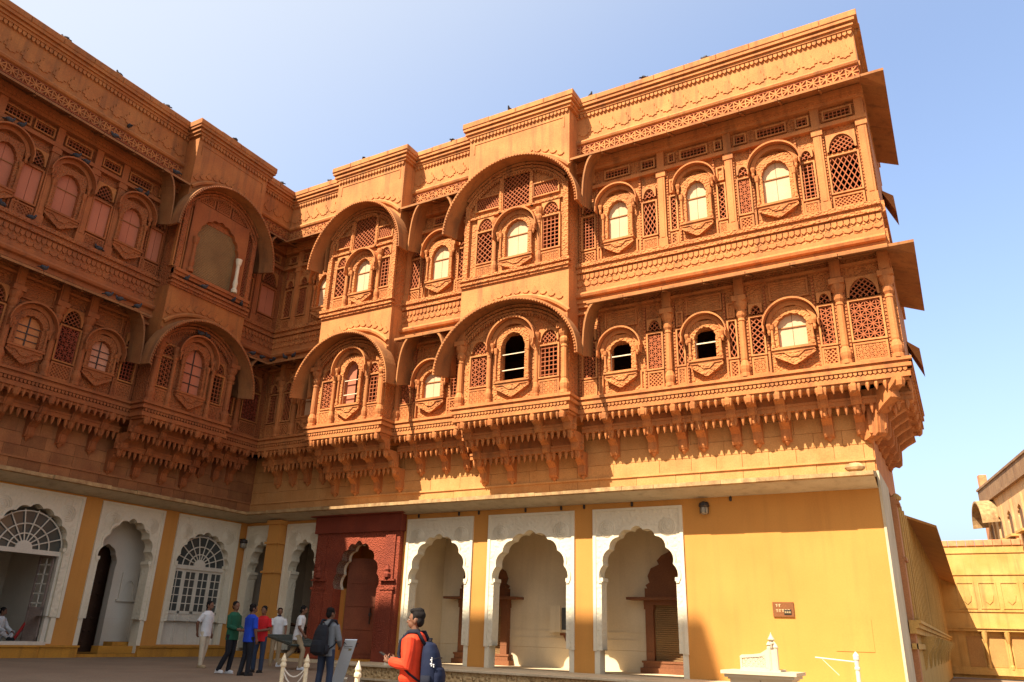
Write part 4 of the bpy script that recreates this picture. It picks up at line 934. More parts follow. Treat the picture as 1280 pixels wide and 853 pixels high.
# ================================================================== platform in front of the gallery
PF = tag(link('platform', None), kind='structure')
m = MB(); m.box(7.35, 23.7, -2.1, 0, -1.2, .04); m.build('platform_core', PLATC, PF)
MB().box(7.30, 23.7, -2.15, -2.05, -.28, -.06).build('carved_frieze', PLATC, PF); MB().box(7.28, 23.7, -2.18, -2.05, -.34, -.28).build('frieze_moulding', PLAT, PF)
MB().box(3.6, 8.0, -1.1, .2, -.3, .08).build('portal_step', PLAT, PF)
x = 7.25
while x < 23.6:
    for y0, y1 in ((-2.22, -1.1), (-1.1, -.02)):
        MB().cbox(.004, 1.10-.004, y0+.004, y1-.004, .04, .105, .01).build('paving_slab', PLAT, PF, (x, 0, 0))
    x += 1.10

# ================================================================== objects on the court
def gstand(x, y): return gz(x, y)
# marble throne on its pedestal
TY = -3.6
T = thing('throne', 'small white marble throne with pierced sides on a stone table', 'throne', (20.35, TY, .0))
o = MB().box(.16, 1.02, -.34, .30, .505, .545).build('seat', MARBLE, T)
def side(yy):
    w_, h_ = .50, .20
    s = MB().box(.17, .80, yy-.03, yy+.03, .545, .58).box(.17, .21, yy-.03, yy+.03, .58, .80)
    s.prism([(.17, .80), (.21, .83), (.45, .845), (.62, .87), (.72, .93), (.80, .98), (.80, .58), (.72, .58), (.72, .84), (.60, .80), (.17, .76)][::-1], yy-.035, yy+.035)
    o = s.build('side_screen', MARBLE, T); link('lattice', lattice_mesh(.54, .22, 'star', .055, bar=.016, th=.03).mesh('lattice', MARBLE), o, (.20, yy-.015, .575))
side(-.30); side(.26)
b = MB().box(.78, .84, -.33, .30, .545, .98).lathe(.81, -.30, [(.05, .545), (.05, 1.0), (.03, 1.02), (.055, 1.05), (.03, 1.1), (.005, 1.12)], 8).lathe(.81, .26, [(.05, .545), (.05, 1.0), (.03, 1.02), (.055, 1.05), (.03, 1.1), (.005, 1.12)], 8)
b.prism([(.78, .98), (.84, .98), (.84, 1.08), (.78, 1.08)], -.16, .12); b.build('backrest', MARBLE, T)
b = MB().lathe(.81, -.02, [(.07, 1.08), (.035, 1.11), (.08, 1.16), (.05, 1.21), (.02, 1.26), (.004, 1.31)], 8); b.build('finial', MARBLE, T)
for xx in (.95,): MB().lathe(xx, -.30, [(.045, .545), (.045, .98), (.06, 1.0), (.03, 1.06), (.004, 1.08)], 8).box(.84, .94, -.325, -.28, .545, .95).build('front_panel', MARBLE, T)
P = thing('marble_table', 'low pale marble table with cusped openings carrying the throne', 'table', (20.35, TY, gz(20.35, TY)))
zt = .505-gz(20.35, TY); MB().box(-.22, 1.38, -.55, .55, zt-.07, zt).box(-.16, 1.32, -.49, .49, zt-.14, zt-.07).box(-.10, 1.26, -.43, .43, zt-.18, zt-.14).build('table_top', MARBLE, P)
for a, b in ((-.06, .58), (.60, 1.22)):
    arch_panel(cusped((a+b)/2, .22, zt-.55, .30, 5, .04, 4), a, b, .0, zt-.18, -.40, -.28).build('front_panel', MARBLE, P)
MB().box(-.06, 1.22, .28, .38, 0, zt-.18).build('back_panel', MARBLE, P)
for xx in (-.06, 1.14): MB().box(xx, xx+.08, -.28, .28, 0, zt-.18).build('end_panel', MARBLE, P)
# white post with its swing arm
pz = gz(22.9, -4)
P = thing('barrier_post', 'white metal post with thin horizontal swing arm before ochre wall', 'post', (22.92, -4.0, pz))
MB().lathe(0, 0, [(.09, 0), (.09, .05), (.05, .08), (.042, .62-pz), (.055, .63-pz), (.055, .67-pz), (.04, .68-pz), (.048, .80-pz), (.06, .82-pz), (.06, .90-pz), (.03, .94-pz), (.005, .97-pz)], 12).build('post', WHITE, P)
MB().tube([(0, 0, .77-pz), (-.82, .12, .83-pz)], .016, 6).build('arm', WHITE, P); MB().tube([(-.70, .1, .82-pz), (-.38, .12, .50-pz)], .007, 5).build('stay_wire', WHITE, P)
# rope posts
def rope_post(x, y, h, label):
    z = gz(x, y); o = thing('rope_post', label, 'post', (x, y, z), group='cream rope posts across the court')
    MB().lathe(0, 0, [(.14, 0), (.14, .03), (.05, .05), (.036, .1), (.034, h-.14), (.05, h-.12), (.05, h-.09), (.035, h-.06), (.045, h-.03), (.02, h+.04), (.004, h+.08)], 10).build('shaft', mat('cream_post_paint', (.74, .62, .42), (.68, .56, .36)), o, smooth=False)
    return o

RP = [(14.97, -12.14), (15.32, -11.96), (17.63, -13.4)]
LBL = ['cream rope post with slack white ropes tied to it, beside the backpack wearer', 'cream rope post touching the jeans of the backpack wearer', 'cream rope post standing between the slanted notice board and the orange jacket',]
RPO = [rope_post(x, y, 1.0, l) for (x, y), l in zip(RP, LBL)]
for x, l in ((7.5, 'small white knob finial on the platform edge behind the slanted board'), (9.24, 'small white knob finial on the platform edge beside the orange jacket')):
    tag(MB().lathe(0, 0, [(.10, 0), (.10, .03), (.05, .05), (.05, .10), (.08, .13), (.05, .19), (.01, .26)], 10).build('finial', WHITE, None, (x, -2.05, .105)), l, 'finial')
def rope(a, b, sag, z0, lab):
    (x0, y0), (x1, y1) = RP[a], RP[b]; za = gz(x0, y0)+z0; zb = gz(x1, y1)+z0
    tag(MB().tube([(x0+(x1-x0)*t, y0+(y1-y0)*t, za+(zb-za)*t-sag*4*t*(1-t)) for t in [i/10 for i in range(11)]], .012, 6).build('rope', mat('white_rope', (.66, .60, .50))), lab, 'rope')
rope(0, 1, .16, .88, 'upper white rope slung between the two cream posts'); rope(0, 1, .24, .84, 'lower white rope slung between the two cream posts')
# leaning notice board
nb = thing('notice_board', 'narrow pale blue slanted notice board with black heading', 'notice board', (13.1, -8.86, gz(13.1, -8.86)))
A0, A1 = Vector((0, 0, .02)), Vector((.70, -.44, .9-gz(13.1, -8.86))); wv = Vector((.866, .5, 0))*.25; nv = (A1-A0).cross(wv).normalized()
if nv.y > 0: nv = -nv
def slab(name, m_, t0, t1, w0, w1, off, th, par):
    P = [A0.lerp(A1, t)+wv*w+nv*(off+d) for d in (0, th) for t, w in ((t0, w0), (t0, w1), (t1, w1), (t1, w0))]
    return MB().add([tuple(p) for p in P], [(3, 2, 1, 0), (4, 5, 6, 7), (0, 1, 5, 4), (1, 2, 6, 5), (2, 3, 7, 6), (3, 0, 4, 7)]).build(name, m_, par)
slab('board', mat('board_pale_blue', (.60, .66, .70), (.56, .62, .67), fine=.03), .0, 1, 0, 1, 0, .03, nb)
slab('base_block', WHITE, -.02, .22, -.25, 1.25, -.06, .05, nb)
def text_mesh(txt, size):
    c = bpy.data.curves.new('t', 'FONT'); c.body = txt; c.size = size; c.extrude = .002
    o = bpy.data.objects.new('t', c); COL.objects.link(o); dg = bpy.context.evaluated_depsgraph_get(); me = bpy.data.meshes.new_from_object(o.evaluated_get(dg)); bpy.data.objects.remove(o); return me
def put_text(txt, size, t, w, par, m_, name='lettering'):
    me = text_mesh(txt, size); me.materials.clear(); me.materials.append(m_)
    o = link(name, me, par); X = wv.normalized(); Y = (A1-A0).normalized(); Z = X.cross(Y).normalized(); p = A0.lerp(A1, t)+wv*w+nv*.034
    if Z.dot(nv) < 0: Z = -Z
    o.matrix_local = Matrix(((X.x, Y.x, Z.x, p.x), (X.y, Y.y, Z.y, p.y), (X.z, Y.z, Z.z, p.z), (0, 0, 0, 1)))
INK = mat('black_ink', (.02, .02, .025), fine=0)
put_text('MCT', .15, .885, .0, nb, INK)
slab('heading_line', INK, .875, .882, .12, .80, .031, .003, nb); slab('heading_line', INK, .845, .850, .12, .55, .031, .003, nb)
slab('stamp', mat('stamp_ochre', (.30, .26, .14)), .80, .84, .55, .80, .031, .003, nb)
# the metal frame being carried
fr = thing('metal_frame', 'dark green barred metal frame carried flat by two men in white', 'frame', (0, 0, 0))
fa, fb, fc, fd = [Vector(p) for p in ((6.55, -4.5, .86), (7.1, -3.75, .86), (9.25, -4.75, .64), (8.65, -5.55, .64))]
GRN = mat('dark_green_steel', (.035, .045, .035), (.05, .055, .045), rough=.5)
for p, q in ((fa, fb), (fb, fc), (fc, fd), (fd, fa)): MB().tube([p, q], .035, 4).build('rail', GRN, fr)
for k in range(1, 7):
    t = k/7; MB().tube([fa.lerp(fd, t), fb.lerp(fc, t)], .022, 4).build('bar', GRN, fr)
MB().add([tuple(fa.lerp(fd, .45)-Vector((0, 0, .01))), tuple(fb.lerp(fc, .45)-Vector((0, 0, .01))), tuple(fc-Vector((0, 0, .01))), tuple(fd-Vector((0, 0, .01))), tuple(fa.lerp(fd, .45)-Vector((0, 0, .03))), tuple(fb.lerp(fc, .45)-Vector((0, 0, .03))), tuple(fc-Vector((0, 0, .03))), tuple(fd-Vector((0, 0, .03)))],
         [(0, 1, 2, 3), (7, 6, 5, 4), (0, 4, 5, 1), (1, 5, 6, 2), (2, 6, 7, 3), (3, 7, 4, 0)]).build('sheet', mat('grey_green_sheet', (.27, .28, .23)), fr)
# stacked timber trestle in the second white arch
tr = thing('timber_trestle', 'dark timber trestle with crossed beams inside the white arch', 'trestle', (2.6, .75, .21))
for p, q in (((.1, 0, 0), (.9, 0, 1.25)), ((.95, .1, 0), (.2, .1, 1.2)), ((-.35, -.1, 1.02), (1.3, -.1, .86)), ((-.1, .2, .3), (1.3, .2, .35)), ((.1, .5, 0), (.8, .5, 1.2))): MB().tube([p, q], .055, 4).build('beam', WOODD, tr)
MB().box(.0, 1.2, .25, .45, .0, .75).build('board_stack', mat('maroon_boards', (.075, .028, .022), (.05, .02, .016)), tr)
tag(MB().tube([(-.8, -7.80, .46), (-.8, -7.40, 1.25)], .05, 5).build('barrier_pole', mat('red_paint', (.40, .03, .025))), 'red painted pole leaning beside the seated man indoors', 'pole')

# ------------------------------------------------------------------ people
def remesh(o, vox, it=3):
    r = o.modifiers.new('remesh', 'REMESH'); r.mode = 'VOXEL'; r.voxel_size = vox; r.use_smooth_shade = True
    sm = o.modifiers.new('smooth', 'SMOOTH'); sm.factor = .5; sm.iterations = it; return o
def loft(mb, rings, n=16):
    vs = []; fs = []
    for cx, cy, z, rx, ry in rings:
        for j in range(n):
            a = 2*pi*j/n; ca, sa = cos(a), sin(a); vs.append((cx+rx*abs(ca)**.85*(1 if ca >= 0 else -1), cy+ry*abs(sa)**.85*(1 if sa >= 0 else -1), z))
    for i in range(len(rings)-1):
        for j in range(n): fs.append((i*n+j, i*n+(j+1) % n, (i+1)*n+(j+1) % n, (i+1)*n+j))
    fs.append(tuple(range(n-1, -1, -1))); fs.append(tuple(range((len(rings)-1)*n, len(rings)*n))); mb.add(vs, fs)
def hand(mb, wr, d, palm, curl=.5, thumb=1):
    """palm and five bent fingers: wr wrist, d direction of the forearm, palm the way the palm faces"""
    wr, d, palm = Vector(wr), Vector(d).normalized(), Vector(palm); palm = (palm-d*palm.dot(d)).normalized(); s = d.cross(palm)*thumb
    mb.tube([wr-d*.02, wr+d*.03, wr+d*.085], [.026, .036, .034], 10)
    for k, (off, L) in enumerate(((-.030, .062), (-.010, .072), (.010, .068), (.029, .052))):
        b = wr+d*.082-s*off; p1 = b+(d*cos(curl*.6)+palm*sin(curl*.6))*L*.45; p2 = p1+(d*cos(curl*1.5)+palm*sin(curl*1.5))*L*.33; p3 = p2+(d*cos(curl*2.3)+palm*sin(curl*2.3))*L*.27
        mb.tube([b-d*.015, b, p1, p2, p3], [.0095, .0095, .009, .008, .006], 7)
    t0 = wr+d*.025+s*.028; t1 = t0+(d*.6+s*.65+palm*.3)*.036; t2 = t1+(d*.9+palm*.45)*.034
    mb.tube([t0-s*.01, t0, t1, t2], [.013, .012, .010, .007], 7)
def person(label, x, y, face, H, c, arms, legs, head=(0, 0), vox=.010, z=None, lean=0., torso_dz=0., sleeve=.45, jacket=False, group=None, long=False):
    """c: dict of cloth materials; arms/legs: {(-1|1): (elbow, wrist)} / (knee, ankle) in a 1.72 m frame, x right, y forward"""
    k = H/1.72; z = gz(x, y) if z is None else z
    R = thing('person', label, 'person', (x, y, z), atan2(-face[0], face[1]), group)
    dz = torso_dz
    def sc(mb): mb.v = [(a*k, (b+max(0, cc-.9-dz)*lean)*k, cc*k) for a, b, cc in mb.v]; return mb
    # body
    B = MB()
    loft(B, [(0, 0, .86+dz, .10, .08), (0, 0, .92+dz, .155, .105), (0, 0, 1.02+dz, .142, .098), (0, .005, 1.16+dz, .135, .097), (0, .005, 1.28+dz, .162, .112), (0, 0, 1.38+dz, .175, .105), (0, -.01, 1.44+dz, .115, .08), (0, -.005, 1.48+dz, .06, .06)])
    B.tube([(0, -.012, 1.42+dz), (0, .0, 1.50+dz), (0, .012, 1.56+dz)], [.058, .052, .05], 10)
    Hd = MB()
    Hd.ell((0, -.005, 1.635+dz), (.073, .094, .098), 16, 12); Hd.ell((0, .030, 1.572+dz), (.055, .062, .066), 14, 10); Hd.ell((0, .055, 1.545+dz), (.030, .030, .028), 10, 8)
    Hd.tube([(0, .082, 1.632+dz), (0, .098, 1.605+dz), (0, .108, 1.588+dz), (0, .092, 1.58+dz)], [.010, .013, .016, .012], 8)
    Hd.ell((0, .086, 1.556+dz), (.024, .012, .009), 8, 6); Hd.ell((0, .080, 1.640+dz), (.050, .016, .010), 10, 6)
    for s in (-1, 1): Hd.ell((s*.074, -.008, 1.605+dz), (.010, .022, .034), 8, 8)
    ht, hp = head
    def turn(mb):
        ca, sa, cp, sp = cos(ht), sin(ht), cos(hp), sin(hp); zc = 1.53+dz; out = []
        for a, b, cc in mb.v:
            w = min(1, max(0, (cc-zc+.03)/.06)); q = cc-zc; b2, q2 = b*cp-q*sp, b*sp+q*cp; b2, q2 = b+(b2-b)*w, q+(q2-q)*w
            out.append((a*ca-b2*sa, a*sa+b2*ca, zc+q2))
        mb.v = out; return mb
    turn(Hd); B.add(Hd.v, Hd.f)
    for s in (-1, 1):
        e, w = Vector(arms[s][0]), Vector(arms[s][1]); sh = Vector((s*.178, -.005, 1.395+dz))
        B.tube([sh, sh.lerp(e, .5), e, e.lerp(w, .35), w], [.056, .047, .041, .040, .028], 10)
        pd = Vector(arms[s][2]) if len(arms[s]) > 2 else Vector((-s, 0, 0)); hd = Vector(arms[s][4]) if len(arms[s]) > 4 else (w-e)
        hand(B, w, hd, pd, arms[s][3] if len(arms[s]) > 3 else .45, s)
        kn, an = Vector(legs[s][0]), Vector(legs[s][1]); hp_ = Vector((s*.085, 0, .92+dz))
        B.tube([hp_, hp_.lerp(kn, .5), kn, kn.lerp(an, .35), an], [.085, .072, .054, .054, .038], 10)
        B.ell((an.x, an.y+.05, max(.04, an.z-.05)), (.042, .11, .035), 10, 6)
    body = remesh(sc(B).build('body', SKIN, R), vox*k, 2)
    # shirt
    S = MB(); g = .018 if not jacket else .034; hem = .40 if long else .90
    rings = [(0, 0, (.80 if not long else .55)+dz, .172+g*.6, .118+g*.6)] if not jacket else [(0, 0, .90+dz, .155+g, .110+g), (0, 0, .94+dz, .165+g, .12+g)]
    loft(S, rings+[(0, 0, .98+dz, .158+g, .108+g), (0, .004, 1.16+dz, .150+g, .104+g), (0, .004, 1.29+dz, .166+g, .114+g), (0, 0, 1.385+dz, .176+g, .106+g), (0, -.01, 1.445+dz, .118+g, .082+g*.7), (0, -.008, 1.478+dz, .062+g*.6, .062+g*.6)])
    for s in (-1, 1):
        e, w = Vector(arms[s][0]), Vector(arms[s][1]); sh = Vector((s*.172, -.005, 1.395+dz))
        if sleeve <= 1: S.tube([sh, sh.lerp(e, .5), sh.lerp(e, .55+.45*sleeve)], [.062+g*.6, .060+g*.5, .060+g*.5], 10)
        else: S.tube([sh, sh.lerp(e, .5), e, e.lerp(w, .5), e.lerp(w, .93)], [.060+g*.7, .052+g*.7, .050+g*.7, .043+g*.7, .034+g*.6], 10)
    remesh(sc(S).build('jacket' if jacket else 'shirt', c['top'], R), vox*.95*k, 3)
    if 'collar' in c:
        C_ = MB(); C_.lathe(0, .004, [(.066, 1.455+dz), (.070, 1.48+dz), (.064, 1.508+dz), (.058, 1.505+dz), (.060, 1.47+dz)], 16); sc(C_).build('collar', c['collar'], R, smooth=True)
    # trousers
    T = MB(); loft(T, [(0, 0, .84+dz, .16, .108), (0, 0, .90+dz, .170, .118), (0, 0, .985+dz, .156, .108)])
    for s in (-1, 1):
        kn, an = Vector(legs[s][0]), Vector(legs[s][1]); hp_ = Vector((s*.088, 0, .93+dz))
        T.tube([hp_, hp_.lerp(kn, .5), kn, kn.lerp(an, .5), an+Vector((0, -.005, -.03))], [.098, .086, .069, .066, .060], 12)
    remesh(sc(T).build('trousers', c['leg'], R), vox*.95*k, 3)
    for s in (-1, 1):
        an = Vector(legs[s][1]); F_ = MB(); zb = max(0., an.z-.09)
        F_.ell((an.x, an.y+.045, zb+.045), (.047, .135, .045), 12, 8); F_.ell((an.x, an.y-.02, zb+.07), (.045, .06, .055), 10, 8); F_.box(an.x-.042, an.x+.042, an.y-.075, an.y+.165, zb, zb+.022)
        remesh(sc(F_).build('shoe', c['shoe'], R), .011*k, 2)
    Hr = MB(); Hr.ell((0, -.030, 1.676+dz), (.082, .094, .072), 16, 10); Hr.ell((0, -.056, 1.612+dz), (.074, .056, .080), 12, 8)
    if c.get('quiff'): Hr.ell((0, .030, 1.724+dz), (.064, .062, .036), 12, 8); Hr.ell((0, -.03, 1.735+dz), (.070, .07, .035), 12, 8)
    for s in (-1, 1): Hr.ell((s*.070, .012, 1.640+dz), (.010, .022, .034), 8, 6)
    turn(Hr); hr = sc(Hr).build('hair', HAIR, R)
    # keep the face clear: hair stops at the hairline
    ca, sa = cos(ht), sin(ht)
    remesh(hr, .010*k, 1)
    if vox < .009:
        for s in (-1, 1):
            for nm, yy, r, m_ in (('eye', .0795, .0105, mat('eye_white', (.55, .52, .48), rough=.3)), ('iris', .0870, .0058, INK)):
                E_ = MB().ell((s*.030, yy, 1.618+dz), (r*1.25, r*.6, r), 10, 8); turn(E_); sc(E_).build(nm, m_, R, smooth=True)
            E_ = MB().tube([(s*.014, .093, 1.638+dz), (s*.032, .091, 1.644+dz), (s*.048, .080, 1.638+dz)], [.004, .0055, .003], 6); turn(E_); sc(E_).build('eyebrow', HAIR, R)
        E_ = MB().ell((0, .0935, 1.556+dz), (.022, .008, .004), 10, 6); turn(E_); sc(E_).build('lips', mat('lips', (.22, .08, .06)), R, smooth=True)
    return R
hang = lambda s, f=.04, o=0: ((s*(.225+o), -.02, 1.12), (s*(.235+o), f, .88))
st = lambda s, ky=.01, ay=-.02, w=.10: ((s*w, ky, .50), (s*w, ay, .09))
WH, KH, JE, BK = cloth('white', (.60, .60, .60)), cloth('khaki', (.36, .27, .16)), cloth('denim', (.028, .040, .072)), cloth('black', (.012, .013, .018))
SHW, SHD, SHB = cloth('white_shoe', (.55, .55, .55)), cloth('dark_shoe', (.02, .018, .018)), cloth('tan_shoe', (.34, .25, .14))
person('person in white shirt and beige trousers standing apart with a hand behind the back', 6.7, -6.87, (.95, .30), 1.70, dict(top=WH, leg=cloth('beige', (.50, .42, .30)), shoe=SHB),
       {1: ((.24, -.14, 1.14), (.13, -.17, .90), (0, 1, 0), .7), -1: hang(-1)}, {1: st(1, .03, .06), -1: st(-1, 0, -.08)}, (0, -.12), sleeve=.55)
person('person in dark green shirt and black jeans with white trainers', 9.25, -8.2, (.95, .15), 1.64, dict(top=cloth('green', (.012, .085, .045)), leg=BK, shoe=SHW),
       {1: ((.21, .02, 1.12), (.10, .22, 1.06), (-1, 0, 0), .6), -1: ((-.22, .0, 1.12), (-.08, .24, 1.05), (1, 0, 0), .6)}, {1: ((.10, .02, .50), (.11, -.20, .10)), -1: ((-.10, .0, .50), (-.10, -.06, .09))}, (-.25, -.1), sleeve=1.7, lean=-.02)
person('person in bright blue shirt and black trousers with the back turned', 10.0, -8.35, (.15, .98), 1.58, dict(top=cloth('blue', (.010, .050, .42)), leg=BK, shoe=SHD),
       {1: hang(1, .05, .02), -1: ((-.23, .04, 1.12), (-.20, .14, .94))}, {1: st(1, .02, .02), -1: st(-1, .02, -.06)}, (-.3, -.15), sleeve=1.0)
person('person in red polo shirt and blue jeans looking down', 9.14, -7.16, (.30, -.95), 1.58, dict(top=cloth('red', (.50, .012, .015)), leg=JE, shoe=SHD),
       {1: ((.24, .03, 1.12), (.09, .22, 1.08), (-1, 0, -.2), .8), -1: ((-.24, .03, 1.12), (-.06, .24, 1.08), (1, 0, -.2), .8)}, {1: st(1, .02, 0, .12), -1: st(-1, .02, .02, .12)}, (.1, -.28), sleeve=.6)
person('person in white polo with dark collar carrying the far end of the frame', 6.45, -3.95, (.75, -.62), 1.64, dict(top=WH, leg=KH, shoe=SHB, collar=cloth('navy', (.02, .025, .06))),
       {1: ((.24, .05, 1.14), (.22, .28, .93), (-1, 0, 0), 1.0), -1: ((-.24, .05, 1.14), (-.22, .28, .93), (1, 0, 0), 1.0)}, {1: st(1, .02, -.02), -1: st(-1, .05, .08)}, (0, -.1), sleeve=.5)
person('person in white shirt and khaki trousers striding with the near end of the frame', 8.62, -5.32, (.80, .55), 1.66, dict(top=WH, leg=KH, shoe=SHW),
       {1: ((.25, .04, 1.13), (.20, .22, .93), (-1, 0, 0), 1.0), -1: ((-.25, -.08, 1.14), (-.20, .02, .88), (1, 0, 0), 1.0)}, {1: ((.10, .22, .53), (.10, .18, .10)), -1: ((-.10, -.12, .50), (-.10, -.46, .16))}, (0, -.15), sleeve=.6, lean=.12)
BAGX, BAGY = 13.62, -9.62
bagp = person('person in grey hoodie and jeans wearing a black backpack, back turned', BAGX, BAGY, (-.12, .99), 1.70, dict(top=cloth('grey', (.17, .18, .19)), leg=JE, shoe=SHD, collar=cloth('grey', (.17, .18, .19))),
       {1: ((.25, .04, 1.12), (.16, .22, 1.0), (-1, 0, 0), .7), -1: ((-.25, .04, 1.12), (-.14, .22, 1.02), (1, 0, 0), .7)}, {1: st(1, .02, 0, .12), -1: st(-1, .02, -.05, .12)}, (-.25, -.15), sleeve=1.7)
RMX, RMY, RMF = 18.95, -13.95, (-.97, -.24)
redp = person('person in bright orange red zip jacket looking left with a phone in hand', RMX, RMY, RMF, 1.72, dict(top=cloth('orange_red', (.62, .045, .012)), leg=cloth('dark_denim', (.03, .035, .05)), shoe=SHD, collar=cloth('black', (.012, .013, .018)), quiff=True),
       {1: ((.24, -.01, 1.10), (.085, .27, 1.13), (-.7, 0, .7), 1.05, (-.25, .9, .25)), -1: ((-.25, -.03, 1.09), (-.075, .27, 1.12), (.6, 0, .8), 1.1, (.2, .9, .25))}, {1: st(1, .02, 0), -1: st(-1, .04, .04)}, (.12, .03), vox=.0062, sleeve=2, jacket=True)
person('person in white clothes sitting on the floor in the open doorway', -1.0, -8.2, (.75, .5), 1.68, dict(top=WH, leg=WH, shoe=SHD),
       {1: ((.27, .10, .40), (.18, .33, .26), (0, 0, -1), .5), -1: ((-.27, .10, .40), (-.18, .33, .26), (0, 0, -1), .5)}, {1: ((.33, .30, .24), (-.05, .36, .10)), -1: ((-.33, .30, .24), (.06, .42, .10))}, (.2, -.25), z=.46, torso_dz=-.76, sleeve=1.7)
# jacket trim, phone and the two backpacks (worn: things of their own)
zr = gz(RMX, RMY)
def worn(name, label, cat, x, y, face): return thing(name, label, cat, (x, y, gz(x, y)), atan2(-face[0], face[1]))
pk = worn('phone', 'dark mobile phone held in the hands of the orange jacket wearer', 'phone', RMX, RMY, RMF)
ph = MB().box(-.037, .037, -.075, .075, -.005, .005)
ca, sa = cos(radians(28)), sin(radians(28)); ph.v = [(x, y*ca-z*sa+.385, y*sa+z*ca+1.19) for x, y, z in ph.v]; ph.build('case', mat('phone_black', (.015, .015, .017), rough=.3), pk)
ph = MB().box(-.033, .033, -.068, .068, .0052, .0062); ph.v = [(x, y*ca-z*sa+.385, y*sa+z*ca+1.19) for x, y, z in ph.v]; ph.build('screen', mat('phone_screen', (.03, .045, .045), rough=.1, bump=0), pk)
def backpack(root, m_, m2, k=1., word=False, trim=None):
    def rbox(rings): mb = MB(); loft(mb, rings, 20); return mb
    b = rbox([(0, -.235, .80*k, .10, .07), (0, -.245, .83*k, .155, .105), (0, -.255, .95*k, .170, .125), (0, -.250, 1.12*k, .165, .120), (0, -.235, 1.26*k, .145, .10), (0, -.215, 1.36*k, .11, .07), (0, -.20, 1.385*k, .06, .04)])
    remesh(b.build('main_pack', m_, root), .012, 3)
    p = rbox([(0, -.335, .84*k, .09, .05), (0, -.350, .87*k, .125, .07), (0, -.355, 1.0*k, .13, .075), (0, -.345, 1.08*k, .115, .06), (0, -.33, 1.10*k, .09, .03)]); remesh(p.build('front_pocket', m_, root), .010, 3)
    for s in (-1, 1):
        MB().tube([(s*.10, -.18, 1.36*k), (s*.115, -.09, 1.475), (s*.125, .03, 1.47), (s*.135, .125, 1.36), (s*.15, .135, 1.22), (s*.185, .09, 1.10), (s*.185, -.03, 1.0), (s*.15, -.17, .92*k)], [.022, .026, .026, .026, .022, .016, .014, .012], 8).build('strap', m2, root, smooth=True)
        q = rbox([(s*.165, -.25, .84*k, .02, .05), (s*.175, -.25, .90*k, .028, .065), (s*.175, -.25, 1.0*k, .026, .062)]); q.build('side_pocket', m2, root, smooth=True)
    MB().tube([(-.04, -.21, 1.375*k), (-.03, -.225, 1.425*k), (.03, -.225, 1.425*k), (.04, -.21, 1.375*k)], .010, 6).build('grab_loop', m2, root)
    for zz in (1.09, 1.2): MB().tube([(-.155, -.30, zz*k-.02), (-.09, -.352, zz*k), (0, -.368, zz*k+.01), (.09, -.352, zz*k), (.155, -.30, zz*k-.02)], .0045, 5).build('zip', INK, root)
    if word:
        for s_, (yy, zz) in enumerate(((-.31, 1.14), (-.335, 1.13))):
            for i in range(5 if s_ == 0 else 2):
                MB().box(-.1725+s_*.012, -.1685+s_*.012, yy-.012, yy+.012*(i % 2), zz-.05+i*.022, zz-.036+i*.022).build('lettering', mat('white_print', (.7, .7, .7)), root)
        MB().box(-.06, .06, -.436, -.425, .86, .90).build('tan_patch', mat('tan_leather', (.25, .13, .07)), root)
b1 = worn('backpack', 'black backpack on the grey hoodie of the person in jeans', 'backpack', BAGX, BAGY, (-.12, .99)); backpack(b1, BK, cloth('black', (.012, .013, .018)))
b2 = worn('backpack', 'navy blue backpack worn over the orange red jacket', 'backpack', RMX, RMY, RMF); backpack(b2, cloth('navy_pack', (.004, .009, .032)), cloth('dark_navy', (.004, .006, .016)), .985, True)
MB().tube([(0, .153, 1.44), (0, .158, 1.2), (0, .150, .92)], .005, 5).build('zip', INK, redp)

# ------------------------------------------------------------------ pigeons
def pigeon_mesh():
    mb = MB(); mb.ell((0, 0, .085), (.055, .125, .06), 9, 7); mb.ell((0, .115, .155), (.030, .034, .032), 8, 6); mb.tube([(0, .085, .10), (0, .11, .15)], [.045, .028], 8); mb.tube([(0, .14, .155), (0, .165, .148)], [.008, .002], 5)
    mb.add([(-.035, -.09, .095), (.035, -.09, .095), (.03, -.22, .06), (-.03, -.22, .06), (-.035, -.09, .075), (.035, -.09, .075), (.03, -.22, .05), (-.03, -.22, .05)], [(0, 1, 2, 3), (7, 6, 5, 4), (0, 3, 7, 4), (1, 5, 6, 2), (3, 2, 6, 7)])
    for s in (-1, 1): mb.ell((s*.045, -.03, .095), (.018, .11, .042), 7, 6); mb.tube([(s*.02, .01, .035), (s*.02, .01, 0)], .006, 4)
    return mb.mesh('pigeon', FEATH, True)
PM = pigeon_mesh()
def pigeon(p, lab, grp):
    o = link('pigeon', PM, None, p); o.rotation_euler = (0, 0, random.uniform(0, 6.3)); o.scale = (1.1, .95, 1.15); tag(o, lab, 'pigeon', grp)
for y in (-12.07, -10.03, -8.01): pigeon((1.10, y, 19.60), 'grey pigeon on the long roof edge of the shaded wing', 'pigeons on the shaded roof edge')
pigeon((1.10, -2.0, 19.60), 'grey pigeon on the shaded roof edge by the inner corner', 'pigeon at the roof corner')
pigeon((1.85, -5.27, 19.56), 'grey pigeon on the raised parapet over the bamboo blind', 'pigeon on raised parapet')
for x in (3.2, 9.77): pigeon((x, -1.12, 19.6), 'grey pigeon on the low parapet beside a sunlit bay', 'pigeons on the low sunlit parapet')
for x in (5.71, 12.8): pigeon((x, -1.83, 19.56), 'grey pigeon on top of a projecting sunlit bay', 'pigeons on the sunlit bays')
for x in (15.81, 17.91, 20.06): pigeon((x, -1.12, 19.6), 'grey pigeon on the long sunlit parapet right of the bays', 'pigeons on the long sunlit parapet')
pigeon((24.78, -.5, 17.12), 'grey pigeon on the corner of the top sunlit eave', 'pigeon on corner eave')
